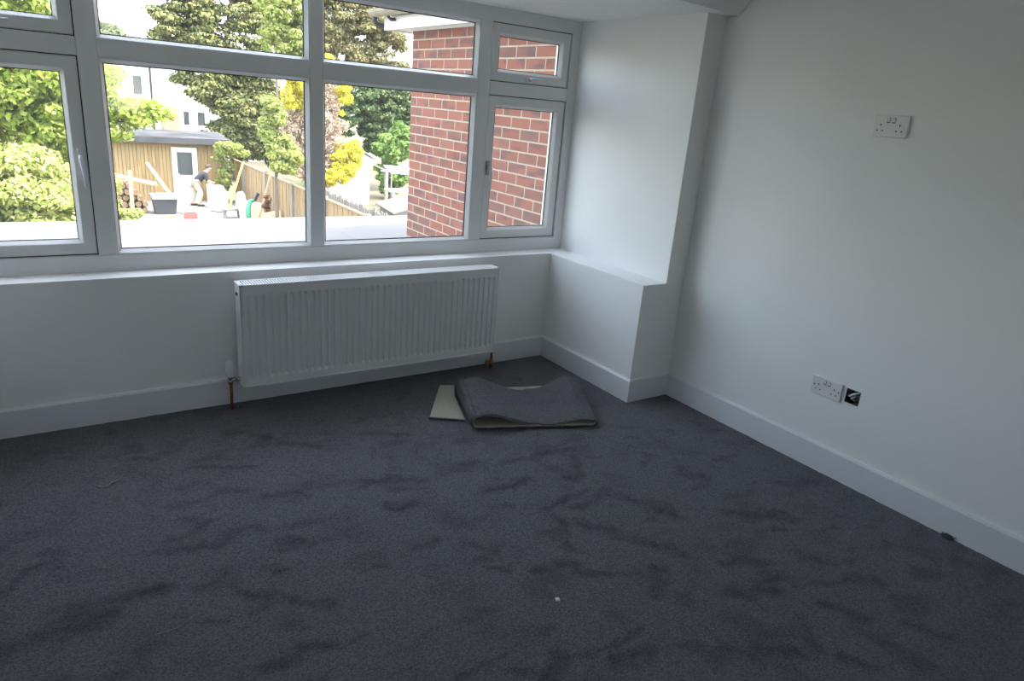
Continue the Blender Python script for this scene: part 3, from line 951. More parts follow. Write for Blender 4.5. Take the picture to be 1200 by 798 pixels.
# ------------------------------------------------------------------ outside: flat roof, brick wing
ZR = 0.20
fr_ = MB().box(-7.0, 1.6, YO, 4.83, ZR - 0.16, ZR)
struct(fr_.build('flat_roof', 'roof_felt', bevel=0.01), 'pale flat roof outside the window')
struct(MB().box(-6.9, 1.5, YO, 4.74, -2.7, ZR - 0.16).build('extension_wall', 'render_white'))
struct(MB().box(-8.0, XL - 0.14, YB, YO, -2.7, 3.6).build('house_wall', 'far_brick'))
struct(MB().box(XL - 0.14, 0.14, 0.2, YO, 2.8, 3.6).build('house_upper_wall', 'far_brick'))

wing = struct(MB().box(-0.0897, 3.2, YO, 3.2310, -2.7, 2.05).build('brick_wing', 'mortar'), 'red brick side wall of the house')
proto = None
nb = 0
random.seed(11)
L, HT, J = 0.212, 0.064, 0.013
for cidx in range(25):
    z = 2.024 - (cidx + 1) * 0.075
    if z < ZR - 0.05:
        break
    y = 3.232
    first = L if cidx % 2 == 0 else 0.1025
    while y > 1.08:
        ln = first if y > 3.23 else L
        y0 = max(y - ln, YO + 0.003)
        key = 'stretcher' if abs((y - y0) - L) < 1e-6 else None
        if key and proto:
            o = proto.copy()
            COL.objects.link(o)
            o.location = Vector((-0.09, (y + y0) / 2, z)) - wloc(wing)
        else:
            o = MB().box(-0.091, -0.03, y0, y, z, z + HT).build('brick', 'brick', wing, origin=(-0.09, (y + y0) / 2, z))
            if key:
                proto = o
        o.location.x += random.uniform(-0.001, 0.0006)
        nb += 1
        y = y0 - J
# boxed eaves of the wing with gutter
ev = empty('eaves', (0.0, 2.3, 2.03), kind='structure')
ev['label'] = 'white boxed eaves with gutter over the brick wall'
MB().box(-0.20, 0.6, YO, 3.50, 2.03, 2.045).build('soffit', 'fascia_white', ev)
MB().box(-0.225, -0.20, YO, 3.515, 2.015, 2.115).build('fascia', 'fascia_white', ev)
MB().box(-0.20, 0.6, 3.50, 3.515, 2.015, 2.115).build('end_board', 'fascia_white', ev)
MB().box(-0.105, -0.088, YO, 3.25, 2.012, 2.03).build('cover_bead', 'fascia_white', ev)
gut = MB()
for k in range(10):
    t0, t1 = math.pi * k / 10, math.pi * (k + 1) / 10
    c = (-0.285, 2.165)
    for r0 in (0.055,):
        P = [(c[0] - r0 * math.cos(t), c[1] - r0 * math.sin(t)) for t in (t0, t1)]
        Q = [(c[0] - (r0 - 0.004) * math.cos(t), c[1] - (r0 - 0.004) * math.sin(t)) for t in (t0, t1)]
        gut.prism([P[0], P[1], Q[1], Q[0]], 'y', YO, 3.62)
gut.build('gutter', 'gutter', ev)
MB().tube([(-0.285, 3.58, 2.13), (-0.285, 3.58, 2.085), (-0.26, 3.58, 2.06), (-0.20, 3.56, 2.055), (-0.12, 3.55, 2.075)], 0.022, 10).build('swan_neck_pipe', 'black_plastic', ev, smooth=True)
MB().tube([(-0.285, 3.30, 2.13), (-0.285, 3.30, 2.10), (-0.26, 3.30, 2.085), (-0.22, 3.30, 2.09)], 0.014, 8).build('gutter_bracket', 'black_plastic', ev, smooth=True)
MB().add([(-0.30, YO, 2.185), (-0.30, 3.60, 2.185), (1.4, 3.60, 3.2), (1.4, YO, 3.2), (-0.30, YO, 2.145), (-0.30, 3.60, 2.145), (1.4, 3.60, 2.15), (1.4, YO, 2.15)],
         [(0, 1, 2, 3), (7, 6, 5, 4), (0, 4, 5, 1), (1, 5, 6, 2), (2, 6, 7, 3), (3, 7, 4, 0)]).build('pitched_roof', 'roof_tile', ev)

# ------------------------------------------------------------------ garden ground
ZG = -2.7
gx = np.linspace(-60, 70, 66)
gy = np.linspace(4.7, 120, 58)
me, V = grid_mesh('garden_ground', gx, gy, lambda X, Y: ZG + 0.0 * X)
me.materials.append(MATS['earth'])
gg = bpy.data.objects.new('garden_ground', me)
COL.objects.link(gg)
struct(gg, 'bare sunlit garden ground')
struct(MB().box(-0.9, 3.3, 19.5, 25.2, ZG - 0.05, ZG + 0.02).build('patio', 'concrete'), 'pale concrete yard in front of the shed')


# ------------------------------------------------------------------ plants
def leaves_mesh(name, clumps, n, size, seed, flat=0.5, up=0.35, mat_name='leaf_fresh', parent=None, spread=0.35):
    """n small folded leaves scattered over the surfaces of ellipsoid clumps (cx,cy,cz,rx,ry,rz)"""
    g = np.random.default_rng(seed)
    C_ = np.array(clumps, float)
    area = (C_[:, 3] * C_[:, 4] + C_[:, 3] * C_[:, 5] + C_[:, 4] * C_[:, 5])
    idx = g.choice(len(C_), n, p=area / area.sum())
    d = g.normal(size=(n, 3))
    d /= np.linalg.norm(d, axis=1)[:, None]
    rad_ = 1.0 - spread * g.random(n) ** 1.6 + 0.06 * g.normal(size=n)
    P = C_[idx, :3] + d * C_[idx, 3:] * rad_[:, None]
    nor = d + np.array([0, 0, up]) + flat * g.normal(size=(n, 3))
    nor /= np.linalg.norm(nor, axis=1)[:, None]
    t = g.normal(size=(n, 3))
    t -= nor * (t * nor).sum(1)[:, None]
    t /= np.linalg.norm(t, axis=1)[:, None]
    s = np.cross(nor, t)
    sz = size * (0.6 + 0.8 * g.random(n))[:, None]
    a = P - t * sz
    b2 = P + s * sz * 0.55 + nor * sz * 0.12
    c = P + t * sz
    e = P - s * sz * 0.55 + nor * sz * 0.12
    Vv = np.stack([a, b2, c, e], 1).reshape(-1, 3)
    off = wloc(parent) if parent else Vector((0, 0, 0))
    Vv = Vv - np.array(off)
    F = np.arange(4 * n).reshape(-1, 4)
    me = raw_mesh(name, Vv, F)
    me.materials.append(MATS[mat_name])
    o = bpy.data.objects.new(name, me)
    COL.objects.link(o)
    if parent:
        o.parent = parent
        o['kind'] = 'stuff'
    return o


def clumps_in(blobs, n, r, seed, flat=0.6):
    """break big crown volumes into n overlapping flattened clumps near their surface"""
    g = np.random.default_rng(seed)
    Bq = np.array(blobs, float)
    vol = (Bq[:, 3] * Bq[:, 4] * Bq[:, 5]) ** 0.75
    idx = g.choice(len(Bq), n, p=vol / vol.sum())
    d = g.normal(size=(n, 3))
    d /= np.linalg.norm(d, axis=1)[:, None]
    rr = (0.45 + 0.5 * g.random(n))[:, None]
    P = Bq[idx, :3] + d * Bq[idx, 3:] * rr
    s = r * (0.65 + 0.7 * g.random(n))
    return [(p[0], p[1], p[2], k, k, k * flat) for p, k in zip(P, s)]


def trunk(root, base, top, r0, r1, limbs=(), name='trunk', seed=0, mat_name='bark'):
    rnd = random.Random(seed)
    base, top = Vector(base), Vector(top)
    path = []
    for i in range(7):
        t = i / 6
        p = base.lerp(top, t)
        if 0 < i < 6:
            p += Vector((rnd.uniform(-1, 1), rnd.uniform(-1, 1), 0)) * r0 * 0.5
        path.append(p)
    mb = MB().tube(path, [r0 + (r1 - r0) * i / 6 for i in range(7)], 9)
    mb.build(name, mat_name, root, smooth=True)
    for t, end, r in limbs:
        p = base.lerp(top, t)
        e = Vector(end)
        m_ = p.lerp(e, 0.5) + Vector((rnd.uniform(-.1, .1), rnd.uniform(-.1, .1), 0.12))
        MB().tube([p, m_, e], [r, r * 0.7, r * 0.3], 7).build('branch', mat_name, root, smooth=True)


def plant(name, loc, label, cat, blobs, nclump, rclump, nleaf, size, leafmat, seed, flat=0.6, tr=None, group=None, limbs=(), lf=0.5, up=0.35, spread=0.35, fname='foliage', upper=True):
    root = empty(name, loc, label, cat, group)
    cl = clumps_in(blobs, nclump, rclump, seed, flat)
    leaves_mesh(fname, cl, nleaf, size, seed + 1, flat=lf, up=up, mat_name=leafmat, parent=root, spread=spread)
    if tr:
        trunk(root, loc, tr[0], tr[1], tr[2], limbs, seed=seed)
    return root


# broadleaf tree and hedge seen through the casement
plant('broadleaf_tree', (-3.4, 14.2, ZG), 'tall yellow green broadleaf tree rising above the clipped hedge', 'tree',
      [(-3.7, 14.2, 3.5, 1.6, 1.4, 2.2), (-2.6, 14.2, 1.15, 1.35, 1.1, 1.1), (-3.7, 14.2, 0.9, 1.3, 1.1, 1.4), (-0.95, 14.2, 0.85, 0.65, 0.6, 0.32), (-1.6, 14.2, 0.7, 0.7, 0.8, 0.6), (-1.6, 14.2, 1.35, 0.42, 0.6, 0.42), (-2.2, 14.2, 0.2, 0.8, 0.7, 0.5), (-2.65, 14.2, 2.7, 0.5, 0.7, 0.8)],
      500, 0.30, 72000, 0.062, 'leaf_fresh', 21, tr=((-3.2, 14.2, 3.2), 0.16, 0.06),
      limbs=((0.55, (-1.0, 14.2, 0.9), 0.05), (0.6, (-2.2, 14.0, 1.9), 0.05), (0.7, (-4.4, 14.3, 2.6), 0.06), (0.8, (-2.8, 14.2, 3.6), 0.05)), up=0.5, spread=0.6)
plant('hedge', (-3.6, 11.4, ZG), 'dense pale leaved hedge beyond the edge of the flat roof', 'hedge',
      [(-4.0, 11.4, -1.0, 1.7, 0.9, 1.35), (-2.7, 11.4, -1.3, 0.75, 0.8, 1.25), (-3.1, 11.4, -0.5, 0.95, 0.8, 0.85)],
      330, 0.26, 46000, 0.052, 'leaf_hedge', 31, tr=((-3.6, 11.4, -0.8), 0.07, 0.03), up=0.5, spread=0.5)
plant('shrub', (-0.85, 20.7, ZG), 'leafy shrub growing in front of the log pile', 'shrub',
      [(-1.05, 20.7, -1.75, 0.30, 0.4, 0.9), (-0.65, 20.6, -2.45, 0.35, 0.35, 0.24)], 60, 0.18, 6500, 0.05, 'leaf_hedge', 41, tr=((-0.85, 20.7, -1.6), 0.04, 0.02))
plant('distant_tree', (1.9, 58, ZG), 'hazy rounded tree far behind the white house', 'tree',
      [(2.6, 58, 2.9, 1.9, 2, 2.2), (4.4, 58, 2.1, 1.8, 1.6, 1.9), (1.8, 58, 3.4, 1.0, 1.0, 1.6)], 140, 0.7, 16000, 0.17, 'leaf_far', 51, tr=((1.9, 58, 2.0), 0.25, 0.1), spread=0.6)
# big dark conifer behind the shed
ct = empty('conifer', (5.0, 31.5, ZG), 'large dark green conifer with drooping boughs behind the shed', 'tree')
cl = clumps_in([(5.0, 31.5, -0.9, 1.5, 1.0, 1.1), (6.6, 31.5, -0.7, 1.4, 1.0, 1.4), (5.09, 31.5, 3.55, 2.27, 1.2, 3.89), (3.2, 31.3, 3.77, 1.24, 1.2, 1.83), (3.79, 31.3, 1.72, 1.19, 1.2, 1.08), (6.06, 31.3, 0.1, 1.3, 1.2, 1.73), (4.87, 31.3, 0.64, 0.97, 1.2, 0.97)], 520, 0.50, 61, 0.38)
leaves_mesh('foliage', cl, 100000, 0.080, 62, flat=0.35, up=0.8, mat_name='leaf_conifer', parent=ct, spread=0.35)
trunk(ct, (5.0, 31.5, ZG), (5.0, 31.5, 6.2), 0.28, 0.05, seed=5)
# young lime green tree at the fence
plant('young_tree', (2.95, 18.0, ZG), 'slender young tree with lime green leaves in front of the fence', 'tree',
      [(3.2, 18.0, -0.35, 0.50, 0.4, 0.55), (3.4, 18.0, 3.15, 0.80, 0.6, 1.35), (2.9, 18.0, 0.6, 0.25, 0.3, 0.9)],
      170, 0.21, 24000, 0.055, 'leaf_lime', 71, tr=((3.1, 18.0, 2.6), 0.06, 0.02), limbs=((0.35, (3.5, 18.0, -0.2), 0.03), (0.4, (2.7, 18.0, 0.0), 0.03), (0.6, (3.4, 18.2, 1.6), 0.02)), up=0.5)
plant('climbing_shrub', (2.95, 24.3, ZG), 'pale leafy climber between the shed and the fence', 'shrub',
      [(2.95, 24.35, -1.35, 0.28, 0.3, 0.95), (3.15, 24.1, -0.75, 0.45, 0.35, 0.25)], 50, 0.18, 6500, 0.05, 'leaf_lime', 75, tr=((2.95, 24.3, -0.8), 0.03, 0.015))
# golden conifer with a dead brown side
gt = empty('golden_conifer', (5.0, 20.4, ZG), 'golden conifer with a large dead brown patch', 'tree')
cl = clumps_in([(4.9, 20.4, 0.35, 1.05, 0.6, 1.75), (4.4, 20.4, 0.1, 0.9, 0.5, 0.95), (5.15, 20.4, -1.0, 0.75, 0.5, 0.6)], 300, 0.19, 81, 1.0)
leaves_mesh('dead_foliage', cl, 46000, 0.042, 82, flat=1.0, up=0.2, mat_name='leaf_brown', parent=gt, spread=0.7)
cl = clumps_in([(4.15, 19.75, 1.15, 0.50, 0.3, 0.42), (4.25, 19.8, 1.75, 0.42, 0.3, 0.45), (5.80, 19.8, -0.55, 0.52, 0.4, 0.68), (5.3, 19.7, -1.10, 0.62, 0.35, 0.24), (5.72, 20.0, 1.25, 0.20, 0.3, 0.62), (5.2, 20.0, 2.2, 0.6, 0.4, 0.35)], 130, 0.16, 83, 0.8)
leaves_mesh('golden_foliage', cl, 22000, 0.042, 84, flat=0.6, up=0.5, mat_name='leaf_gold', parent=gt, spread=0.4)
trunk(gt, (5.0, 20.4, ZG), (5.0, 20.4, 1.6), 0.12, 0.03, seed=8, limbs=((0.5, (4.3, 20.2, 0.4), 0.03), (0.6, (5.5, 20.2, 0.3), 0.03)))
# sparse cedar with sky between its branches
plant('cedar', (11.9, 36.0, ZG), 'sparse olive cedar with sky showing between its branches', 'tree',
      [(10.91, 36, 4.8, 1.47, 1.2, 2.32), (12.37, 36, 5.78, 1.96, 1.2, 2.44), (11.89, 36, 2.97, 2.32, 1.2, 0.98), (14.33, 36, 3.58, 1.47, 1.2, 1.96), (10.3, 36, 6.52, 0.98, 1.2, 1.71), (13.6, 36, 5.05, 1.22, 1.2, 1.47)],
      300, 0.46, 54000, 0.085, 'leaf_cedar', 91, flat=0.45, tr=((12.0, 36.0, 7.0), 0.22, 0.05),
      limbs=tuple((t, (11.9 + dx, 36.0, z), 0.07) for t, dx, z in ((0.55, -2.0, 3.4), (0.62, 2.2, 3.9), (0.7, -1.7, 5.1), (0.76, 1.9, 5.6), (0.84, -1.5, 6.4), (0.6, 2.9, 2.8))), up=0.6)
plant('dark_evergreen', (10.9, 28.5, ZG), 'dense dark evergreen standing below the cedar', 'tree',
      [(9.0, 28.5, 1.0, 0.8, 0.9, 1.5), (10.55, 28.5, 1.08, 1.26, 1.0, 1.21), (11.81, 28.5, 0.87, 1.16, 1.0, 1.37), (10.87, 28.5, -0.39, 1.37, 1.0, 0.95)], 280, 0.34, 48000, 0.075, 'leaf_dark', 101, flat=0.45, tr=((10.9, 28.5, 1.0), 0.14, 0.05), up=0.6)
plant('leafy_bush', (9.9, 25.5, ZG), 'bright green big leaved bush beside the white outbuilding', 'shrub',
      [(9.75, 25.5, -0.55, 0.6, 0.5, 0.62), (10.4, 25.5, -0.3, 0.55, 0.5, 0.9), (10.0, 25.5, -1.8, 0.8, 0.5, 0.75)], 90, 0.24, 9000, 0.085, 'leaf_mid', 111, tr=((9.9, 25.5, -0.6), 0.05, 0.02), up=0.6)
plant('flowering_plant', (3.2, 19.9, ZG), 'small plant with red flowers at the foot of the fence', 'plant',
      [(3.2, 19.9, -1.95, 0.10, 0.10, 0.30)], 14, 0.08, 420, 0.035, 'petal_red', 121, tr=((3.2, 19.9, -2.0), 0.015, 0.01))

# ------------------------------------------------------------------ shed
SY = 25.0
shed = empty('garden_shed', (1.35, SY, ZG), 'timber garden shed clad in vertical boards with a low felt roof', 'shed')
sb = MB().box(-1.9, 3.12, SY + 0.03, SY + 2.0, ZG, -0.60)
nbd = 44
for i in range(nbd):
    x0 = -1.9 + 5.02 * i / nbd
    sb.box(x0 + 0.006, x0 + 5.02 / nbd - 0.006, SY + (0.0 if i % 2 else 0.012), SY + 0.04, ZG + 0.02, -0.60)
sb.build('board_wall', 'shed_wood', shed)
MB().add([(-2.1, SY - 0.22, -0.60), (3.35, SY - 0.22, -0.60), (3.35, SY + 2.3, -0.48), (-2.1, SY + 2.3, -0.48),
          (-2.1, SY - 0.22, -0.49), (3.35, SY - 0.22, -0.49), (3.35, SY + 2.3, -0.37), (-2.1, SY + 2.3, -0.37)],
         [(0, 3, 2, 1), (4, 5, 6, 7), (0, 1, 5, 4), (1, 2, 6, 5), (2, 3, 7, 6), (3, 0, 4, 7)]).build('roof', 'shed_felt', shed)
MB().box(-2.1, 3.35, SY - 0.25, SY - 0.22, -0.66, -0.46).build('fascia', 'shed_felt', shed)
dr = MB().ring(1.36, 2.18, ZG + 0.02, -0.80, [(0.0, SY - 0.035), (0.0, SY + 0.03), (0.06, SY + 0.03), (0.06, SY - 0.035)]).build('door_frame', 'fascia_white', shed)
dd = MB().ring(1.42, 2.12, ZG + 0.08, -0.86, [(0.0, SY - 0.025), (0.0, SY + 0.02), (0.10, SY + 0.02), (0.10, SY - 0.025)])
dd.box(1.52, 2.02, SY - 0.02, SY + 0.015, ZG + 0.18, -1.76)
dl = dd.build('door', 'fascia_white', shed)
MB().box(1.52, 2.02, SY - 0.008, SY + 0.01, -1.76, -0.96).build('pane', 'dark_glass', dl)
MB().tube([(1.47, SY - 0.03, -1.72), (1.47, SY - 0.07, -1.72), (1.57, SY - 0.07, -1.72)], 0.012, 8).build('handle', 'chrome', dl)
sw = MB().ring(-0.95, -0.46, -1.45, -0.92, [(0.0, SY - 0.03), (0.0, SY + 0.03), (0.06, SY + 0.03), (0.06, SY - 0.03)]).build('window_frame', 'fascia_white', shed)
MB().box(-0.89, -0.52, SY - 0.01, SY + 0.01, -1.39, -0.98).build('pane', 'dark_glass', sw)

# white house behind
hs = empty('white_house', (4.5, 40.0, ZG), 'white rendered house behind the shed with brick chimney', 'house')
MB().box(1.9, 9.5, 40.0, 46.0, ZG, 2.35).build('wall', 'render_white', hs)
MB().add([(1.6, 39.7, 2.3), (9.8, 39.7, 2.3), (9.8, 43, 3.0), (1.6, 43, 3.0), (1.6, 46.3, 2.3), (9.8, 46.3, 2.3)], [(0, 1, 2, 3), (3, 2, 5, 4), (0, 3, 4), (1, 5, 2), (0, 4, 5, 1)]).build('roof', 'slate', hs)
MB().box(2.45, 2.95, 42.6, 43.4, 2.5, 3.42).box(2.40, 3.0, 42.55, 43.45, 3.36, 3.46).build('chimney', 'far_brick', hs)
for x0, x1, z0, z1 in ((4.35, 4.72, -0.9, -0.12), (5.05, 5.52, -0.92, -0.12), (2.05, 2.55, 0.5, 1.5)):
    wf = MB().ring(x0, x1, z0, z1, [(0, 39.93), (0, 40.02), (0.05, 40.02), (0.05, 39.93)]).build('window_frame', 'fascia_white', hs)
    MB().box(x0 + 0.05, x1 - 0.05, 39.98, 40.01, z0 + 0.05, z1 - 0.05).build('pane', 'dark_glass', wf)
MB().tube([(2.93, 39.93, ZG), (2.93, 39.93, 2.2)], 0.045, 8).build('drainpipe', 'black_plastic', hs)
MB().box(3.3, 4.1, 39.2, 40.0, ZG, -0.35).build('porch', 'far_brick', hs)

# ------------------------------------------------------------------ fences
fc = empty('board_fence', (3.5, 17.5, ZG), 'honey coloured close boarded fence running down the garden', 'fence')
pb = MB()
yy = 12.0
while yy < 25.2:
    pb.box(3.50 + (0.012 if int(yy * 10) % 2 else 0.0), 3.53, yy, yy + 0.118, ZG + 0.05, -1.20)
    yy += 0.125
pb.build('boards', 'fence_wood', fc)
for z in (-2.45, -1.95, -1.4):
    MB().box(3.53, 3.58, 12.0, 25.2, z - 0.035, z + 0.035).build('rail', 'fence_wood', fc)
for y in (12.6, 15.4, 18.2, 21.0, 23.8):
    MB().box(3.44, 3.54, y - 0.05, y + 0.05, ZG, -1.12).build('concrete_post', 'concrete', fc)
MB().box(3.47, 3.56, 12.0, 25.2, -1.20, -1.17).build('capping', 'fence_wood', fc)

pk = empty('picket_fence', (4.9, 17.0, ZG), 'weathered grey paling fence beyond the boarded fence', 'fence')
pb = MB()
yy = 13.5
random.seed(5)
while yy < 19.6:
    h = -1.5 + random.uniform(-0.05, 0.05)
    pb.prism([(yy, ZG + 0.05), (yy + 0.10, ZG + 0.05), (yy + 0.10, h - 0.04), (yy + 0.05, h), (yy, h - 0.04)], 'x', 4.90, 4.92)
    yy += 0.15
pb.build('palings', 'grey_wood', pk)
for z in (-2.4, -1.75):
    MB().box(4.92, 4.97, 13.5, 19.6, z - 0.03, z + 0.03).build('rail', 'grey_wood', pk)
for y in (13.6, 15.6, 17.6, 19.5):
    MB().box(4.92, 5.0, y - 0.04, y + 0.04, ZG, -1.45).build('post', 'grey_wood', pk)

# ------------------------------------------------------------------ right-hand garden
wb = empty('outbuilding', (7.6, 24.5, ZG), 'white painted outbuilding with a shallow pitched roof past the golden conifer', 'outbuilding')
MB().box(6.6, 8.34, 24.0, 26.5, ZG, -0.85).prism([(6.6, -0.85), (8.34, -0.85), (7.47, -0.40)], 'y', 24.0, 26.5).build('wall', 'render_white', wb)
for s in (-1, 1):
    xa = 7.47
    MB().add([(xa, 23.85, -0.36), (xa, 26.6, -0.36), (xa + s * 1.08, 26.6, -0.92), (xa + s * 1.08, 23.85, -0.92),
              (xa, 23.85, -0.30), (xa, 26.6, -0.30), (xa + s * 1.08, 26.6, -0.86), (xa + s * 1.08, 23.85, -0.86)],
             [(0, 1, 2, 3), (7, 6, 5, 4), (0, 4, 5, 1), (1, 5, 6, 2), (2, 6, 7, 3), (3, 7, 4, 0)]).build('roof_slope', 'slate', wb)
wp = empty('washing_line_post', (8.18, 22.0, ZG), 'cream washing line post with a line stretched from the outbuilding', 'post')
MB().tube([(8.18, 22.0, ZG), (8.18, 22.0, -1.08)], 0.045, 10).build('pole', 'cream_paint', wp, smooth=True)
MB().bar((7.95, 22.0, -1.14), (8.41, 22.0, -1.14), 0.05, 0.05).build('crossbar', 'cream_paint', wp)
MB().tube([(8.30, 23.95, -0.98), (8.2, 23.0, -1.08), (8.12, 22.0, -1.11)], 0.012, 6).build('line', 'fascia_white', wp)
gtb = empty('garden_table', (8.85, 22.2, ZG), 'white garden table partly hidden by the brick wall', 'table')
MB().box(8.35, 9.5, 21.8, 22.6, -1.92, -1.86).build('tabletop', 'fascia_white', gtb, bevel=0.01)
for x in (8.42, 9.43):
    for y in (21.87, 22.53):
        MB().bar((x, y, ZG), (x, y, -1.92), 0.06, 0.06).build('leg', 'fascia_white', gtb)
par = empty('garden_canopy', (9.0, 23.0, ZG), 'white flat awning on thin posts beside the bush', 'awning')
MB().add([(8.75, 22.9, -1.32), (9.9, 22.9, -1.40), (9.9, 23.6, -1.20), (8.75, 23.6, -1.12), (8.75, 22.9, -1.28), (9.9, 22.9, -1.36), (9.9, 23.6, -1.16), (8.75, 23.6, -1.08)],
         [(0, 1, 2, 3), (7, 6, 5, 4), (0, 4, 5, 1), (1, 5, 6, 2), (2, 6, 7, 3), (3, 7, 4, 0)]).build('sheet', 'fascia_white', par)
for x, y, z in ((8.8, 22.95, -1.32), (9.85, 22.95, -1.40), (8.8, 23.55, -1.13), (9.85, 23.55, -1.21)):
    MB().bar((x, y, ZG), (x, y, z), 0.04, 0.04).build('post', 'grey_wood', par)
lo = empty('low_lean_to', (8.3, 20.5, ZG), 'low lean-to with a pale sloping roof behind the brick corner', 'lean-to')
MB().prism([(7.75, ZG), (9.6, ZG), (9.6, -1.95), (7.75, -2.42)], 'y', 20.3, 21.6).build('wall', 'grey_wood', lo)
MB().add([(7.6, 20.1, -2.44), (9.7, 20.1, -1.93), (9.7, 21.7, -1.80), (7.6, 21.7, -2.30), (7.6, 20.1, -2.40), (9.7, 20.1, -1.88), (9.7, 21.7, -1.76), (7.6, 21.7, -2.26)],
         [(0, 1, 2, 3), (7, 6, 5, 4), (0, 4, 5, 1), (1, 5, 6, 2), (2, 6, 7, 3), (3, 7, 4, 0)]).build('roof', 'roof_felt', lo)

# ------------------------------------------------------------------ builder's clutter in front of the shed
random.seed(17)


def log(p, q, r, k):
    o = MB().tube([p, Vector(p).lerp(Vector(q), 0.5) + Vector((0, 0, 0.01)), q], [r, r * 1.05, r * 0.92], 9)
    tag(o.build('log', 'log_wood'), 'rough brown log heaped on the woodpile by the shed', 'log', 'logs of the woodpile')


rowsn = [(5, ZG + 0.12, 0.0), (5, ZG + 0.315, 0.02), (4, ZG + 0.51, 0.08), (3, ZG + 0.705, 0.14), (2, ZG + 0.90, 0.20)]
for nrow, z, x0 in rowsn:
    for i in range(nrow):
        x = -0.72 + x0 + i * 0.2 + random.uniform(-0.003, 0.003)
        log((x, 22.35 + random.uniform(-0.08, 0.08), z), (x + random.uniform(-0.003, 0.003), 23.3, z), random.uniform(0.080, 0.091), i)


def plank(p, q, w, t, label, material='raw_timber', name='plank', group=None):
    o = MB().bar(p, q, w, t, up=(0, 1, 0.3)).build(name, material)
    tag(o, label, 'plank' if name == 'plank' else name.replace('_', ' '), group)


plank((-0.80, 22.5, -1.48), (0.50, 22.7, -1.80), 0.05, 0.24, 'wide pale plank laid across the top of the woodpile')
plank((-0.32, 22.05, ZG), (-0.30, 22.14, -1.30), 0.10, 0.05, 'short upright stake standing in front of the woodpile')
plank((1.20, 22.0, ZG), (0.55, 24.9, -1.35), 0.10, 0.04, 'long plank leaning over the black tub against the shed')
plank((0.95, 21.7, ZG + 0.03), (0.15, 21.4, ZG + 0.03), 0.09, 0.05, 'short plank lying on the ground before the black tub')

tub = empty('black_tub', (0.66, 22.45, ZG), 'black plastic tub with a light blue rim beside the woodpile', 'tub')
tb_ = MB()
bt = [(0.36, 22.2), (0.94, 22.2), (0.94, 22.7), (0.36, 22.7)]
tp = [(0.30, 22.13), (1.0, 22.13), (1.0, 22.77), (0.30, 22.77)]
tb_.add([(x, y, ZG + 0.02) for x, y in bt] + [(x, y, -2.14) for x, y in tp] + [(x * 0.94 + 0.039, y * 0.94 + 1.347, -2.14) for x, y in tp] + [(x, y, ZG + 0.05) for x, y in bt],
        [(0, 3, 2, 1)] + [(i, (i + 1) % 4, (i + 1) % 4 + 4, i + 4) for i in range(4)] + [(i + 4, (i + 1) % 4 + 4, (i + 1) % 4 + 8, i + 8) for i in range(4)] + [(i + 8, (i + 1) % 4 + 8, (i + 1) % 4 + 12, i + 12) for i in range(4)] + [(12, 13, 14, 15)])
tb_.build('body', 'tub_black', tub)
MB().box(0.27, 1.03, 22.08, 22.16, -2.18, -2.08).box(0.27, 1.03, 22.74, 22.82, -2.18, -2.08).box(0.27, 0.34, 22.16, 22.74, -2.18, -2.08).box(0.96, 1.03, 22.16, 22.74, -2.18, -2.08).build('rim', 'blue_rim', tub)


def bag(x, y, w, h, label):
    g = np.random.default_rng(int(x * 100))
    prof_ = [(0.30, 0.0), (0.48, 0.04), (0.52, 0.25), (0.50, 0.55), (0.44, 0.80), (0.30, 0.95), (0.12, 1.0)]
    mb = MB()
    mb.lathe((x, y, ZG + 0.02), [(a * w, b2 * h) for a, b2 in prof_], n=14)
    mb.v = [(p[0] + g.normal() * 0.018, p[1] + g.normal() * 0.018, p[2]) for p in mb.v]
    tag(mb.build('rubble_bag', 'white_bag', smooth=True), label, 'bag', 'white bags in the yard')


bag(2.38, 22.7, 0.52, 0.88, 'tall full white rubble bag standing beside the bending person')
bag(2.98, 22.3, 0.30, 0.72, 'slim white rubble bag standing by the fence end')
bag(1.62, 22.2, 0.36, 0.20, 'flat slumped white bag on the ground near the black tub')
plank((2.62, 22.6, ZG + 0.02), (3.42, 23.55, -1.10), 0.05, 0.05, 'thin yellow pole leaning against the fence corner', 'yellow_paint', 'pole')
plank((2.85, 21.3, ZG + 0.02), (3.42, 21.75, -1.95), 0.10, 0.06, 'dark board leaning beside the slim white bag', 'tub_black')
plank((2.95, 20.15, ZG + 0.02), (3.43, 20.25, -1.15), 0.05, 0.04, 'long pale batten leaning on the boarded fence')


def sheet_box(name, quad, t, material, label, cat):
    v = [Vector(p) for p in quad]
    nrm = (v[1] - v[0]).cross(v[3] - v[0]).normalized() * t
    mb = MB().add(v + [p + nrm for p in v], [(0, 1, 2, 3), (7, 6, 5, 4), (0, 4, 5, 1), (1, 5, 6, 2), (2, 6, 7, 3), (3, 7, 4, 0)])
    return tag(mb.build(name, material), label, cat)


sheet_box('plywood_sheet', [(2.55, 20.6, ZG + 0.01), (3.30, 20.4, ZG + 0.01), (3.32, 21.0, -2.15), (2.62, 21.2, -2.05)], 0.02, 'plywood', 'cream plywood sheet leaning in front of the fence', 'sheet')
sheet_box('plywood_sheet', [(3.02, 19.2, ZG + 0.01), (3.40, 18.9, ZG + 0.01), (3.44, 19.3, -2.10), (3.0, 19.6, -2.25)], 0.02, 'raw_timber', 'small timber offcut sheet propped behind the young tree', 'sheet')
gh = MB().tube([(2.78, 20.50, -2.60), (2.82, 20.70, -2.22), (2.92, 20.82, -2.06), (3.05, 20.86, -2.04)], [0.07, 0.075, 0.07, 0.05], 8)
tag(gh.build('green_hose', 'green_cloth', smooth=True), 'green hose hanging over the cream plywood sheet', 'hose')
rt = empty('red_crate', (1.20, 21.2, ZG), 'small red crate on the yard ground near the tub', 'crate')
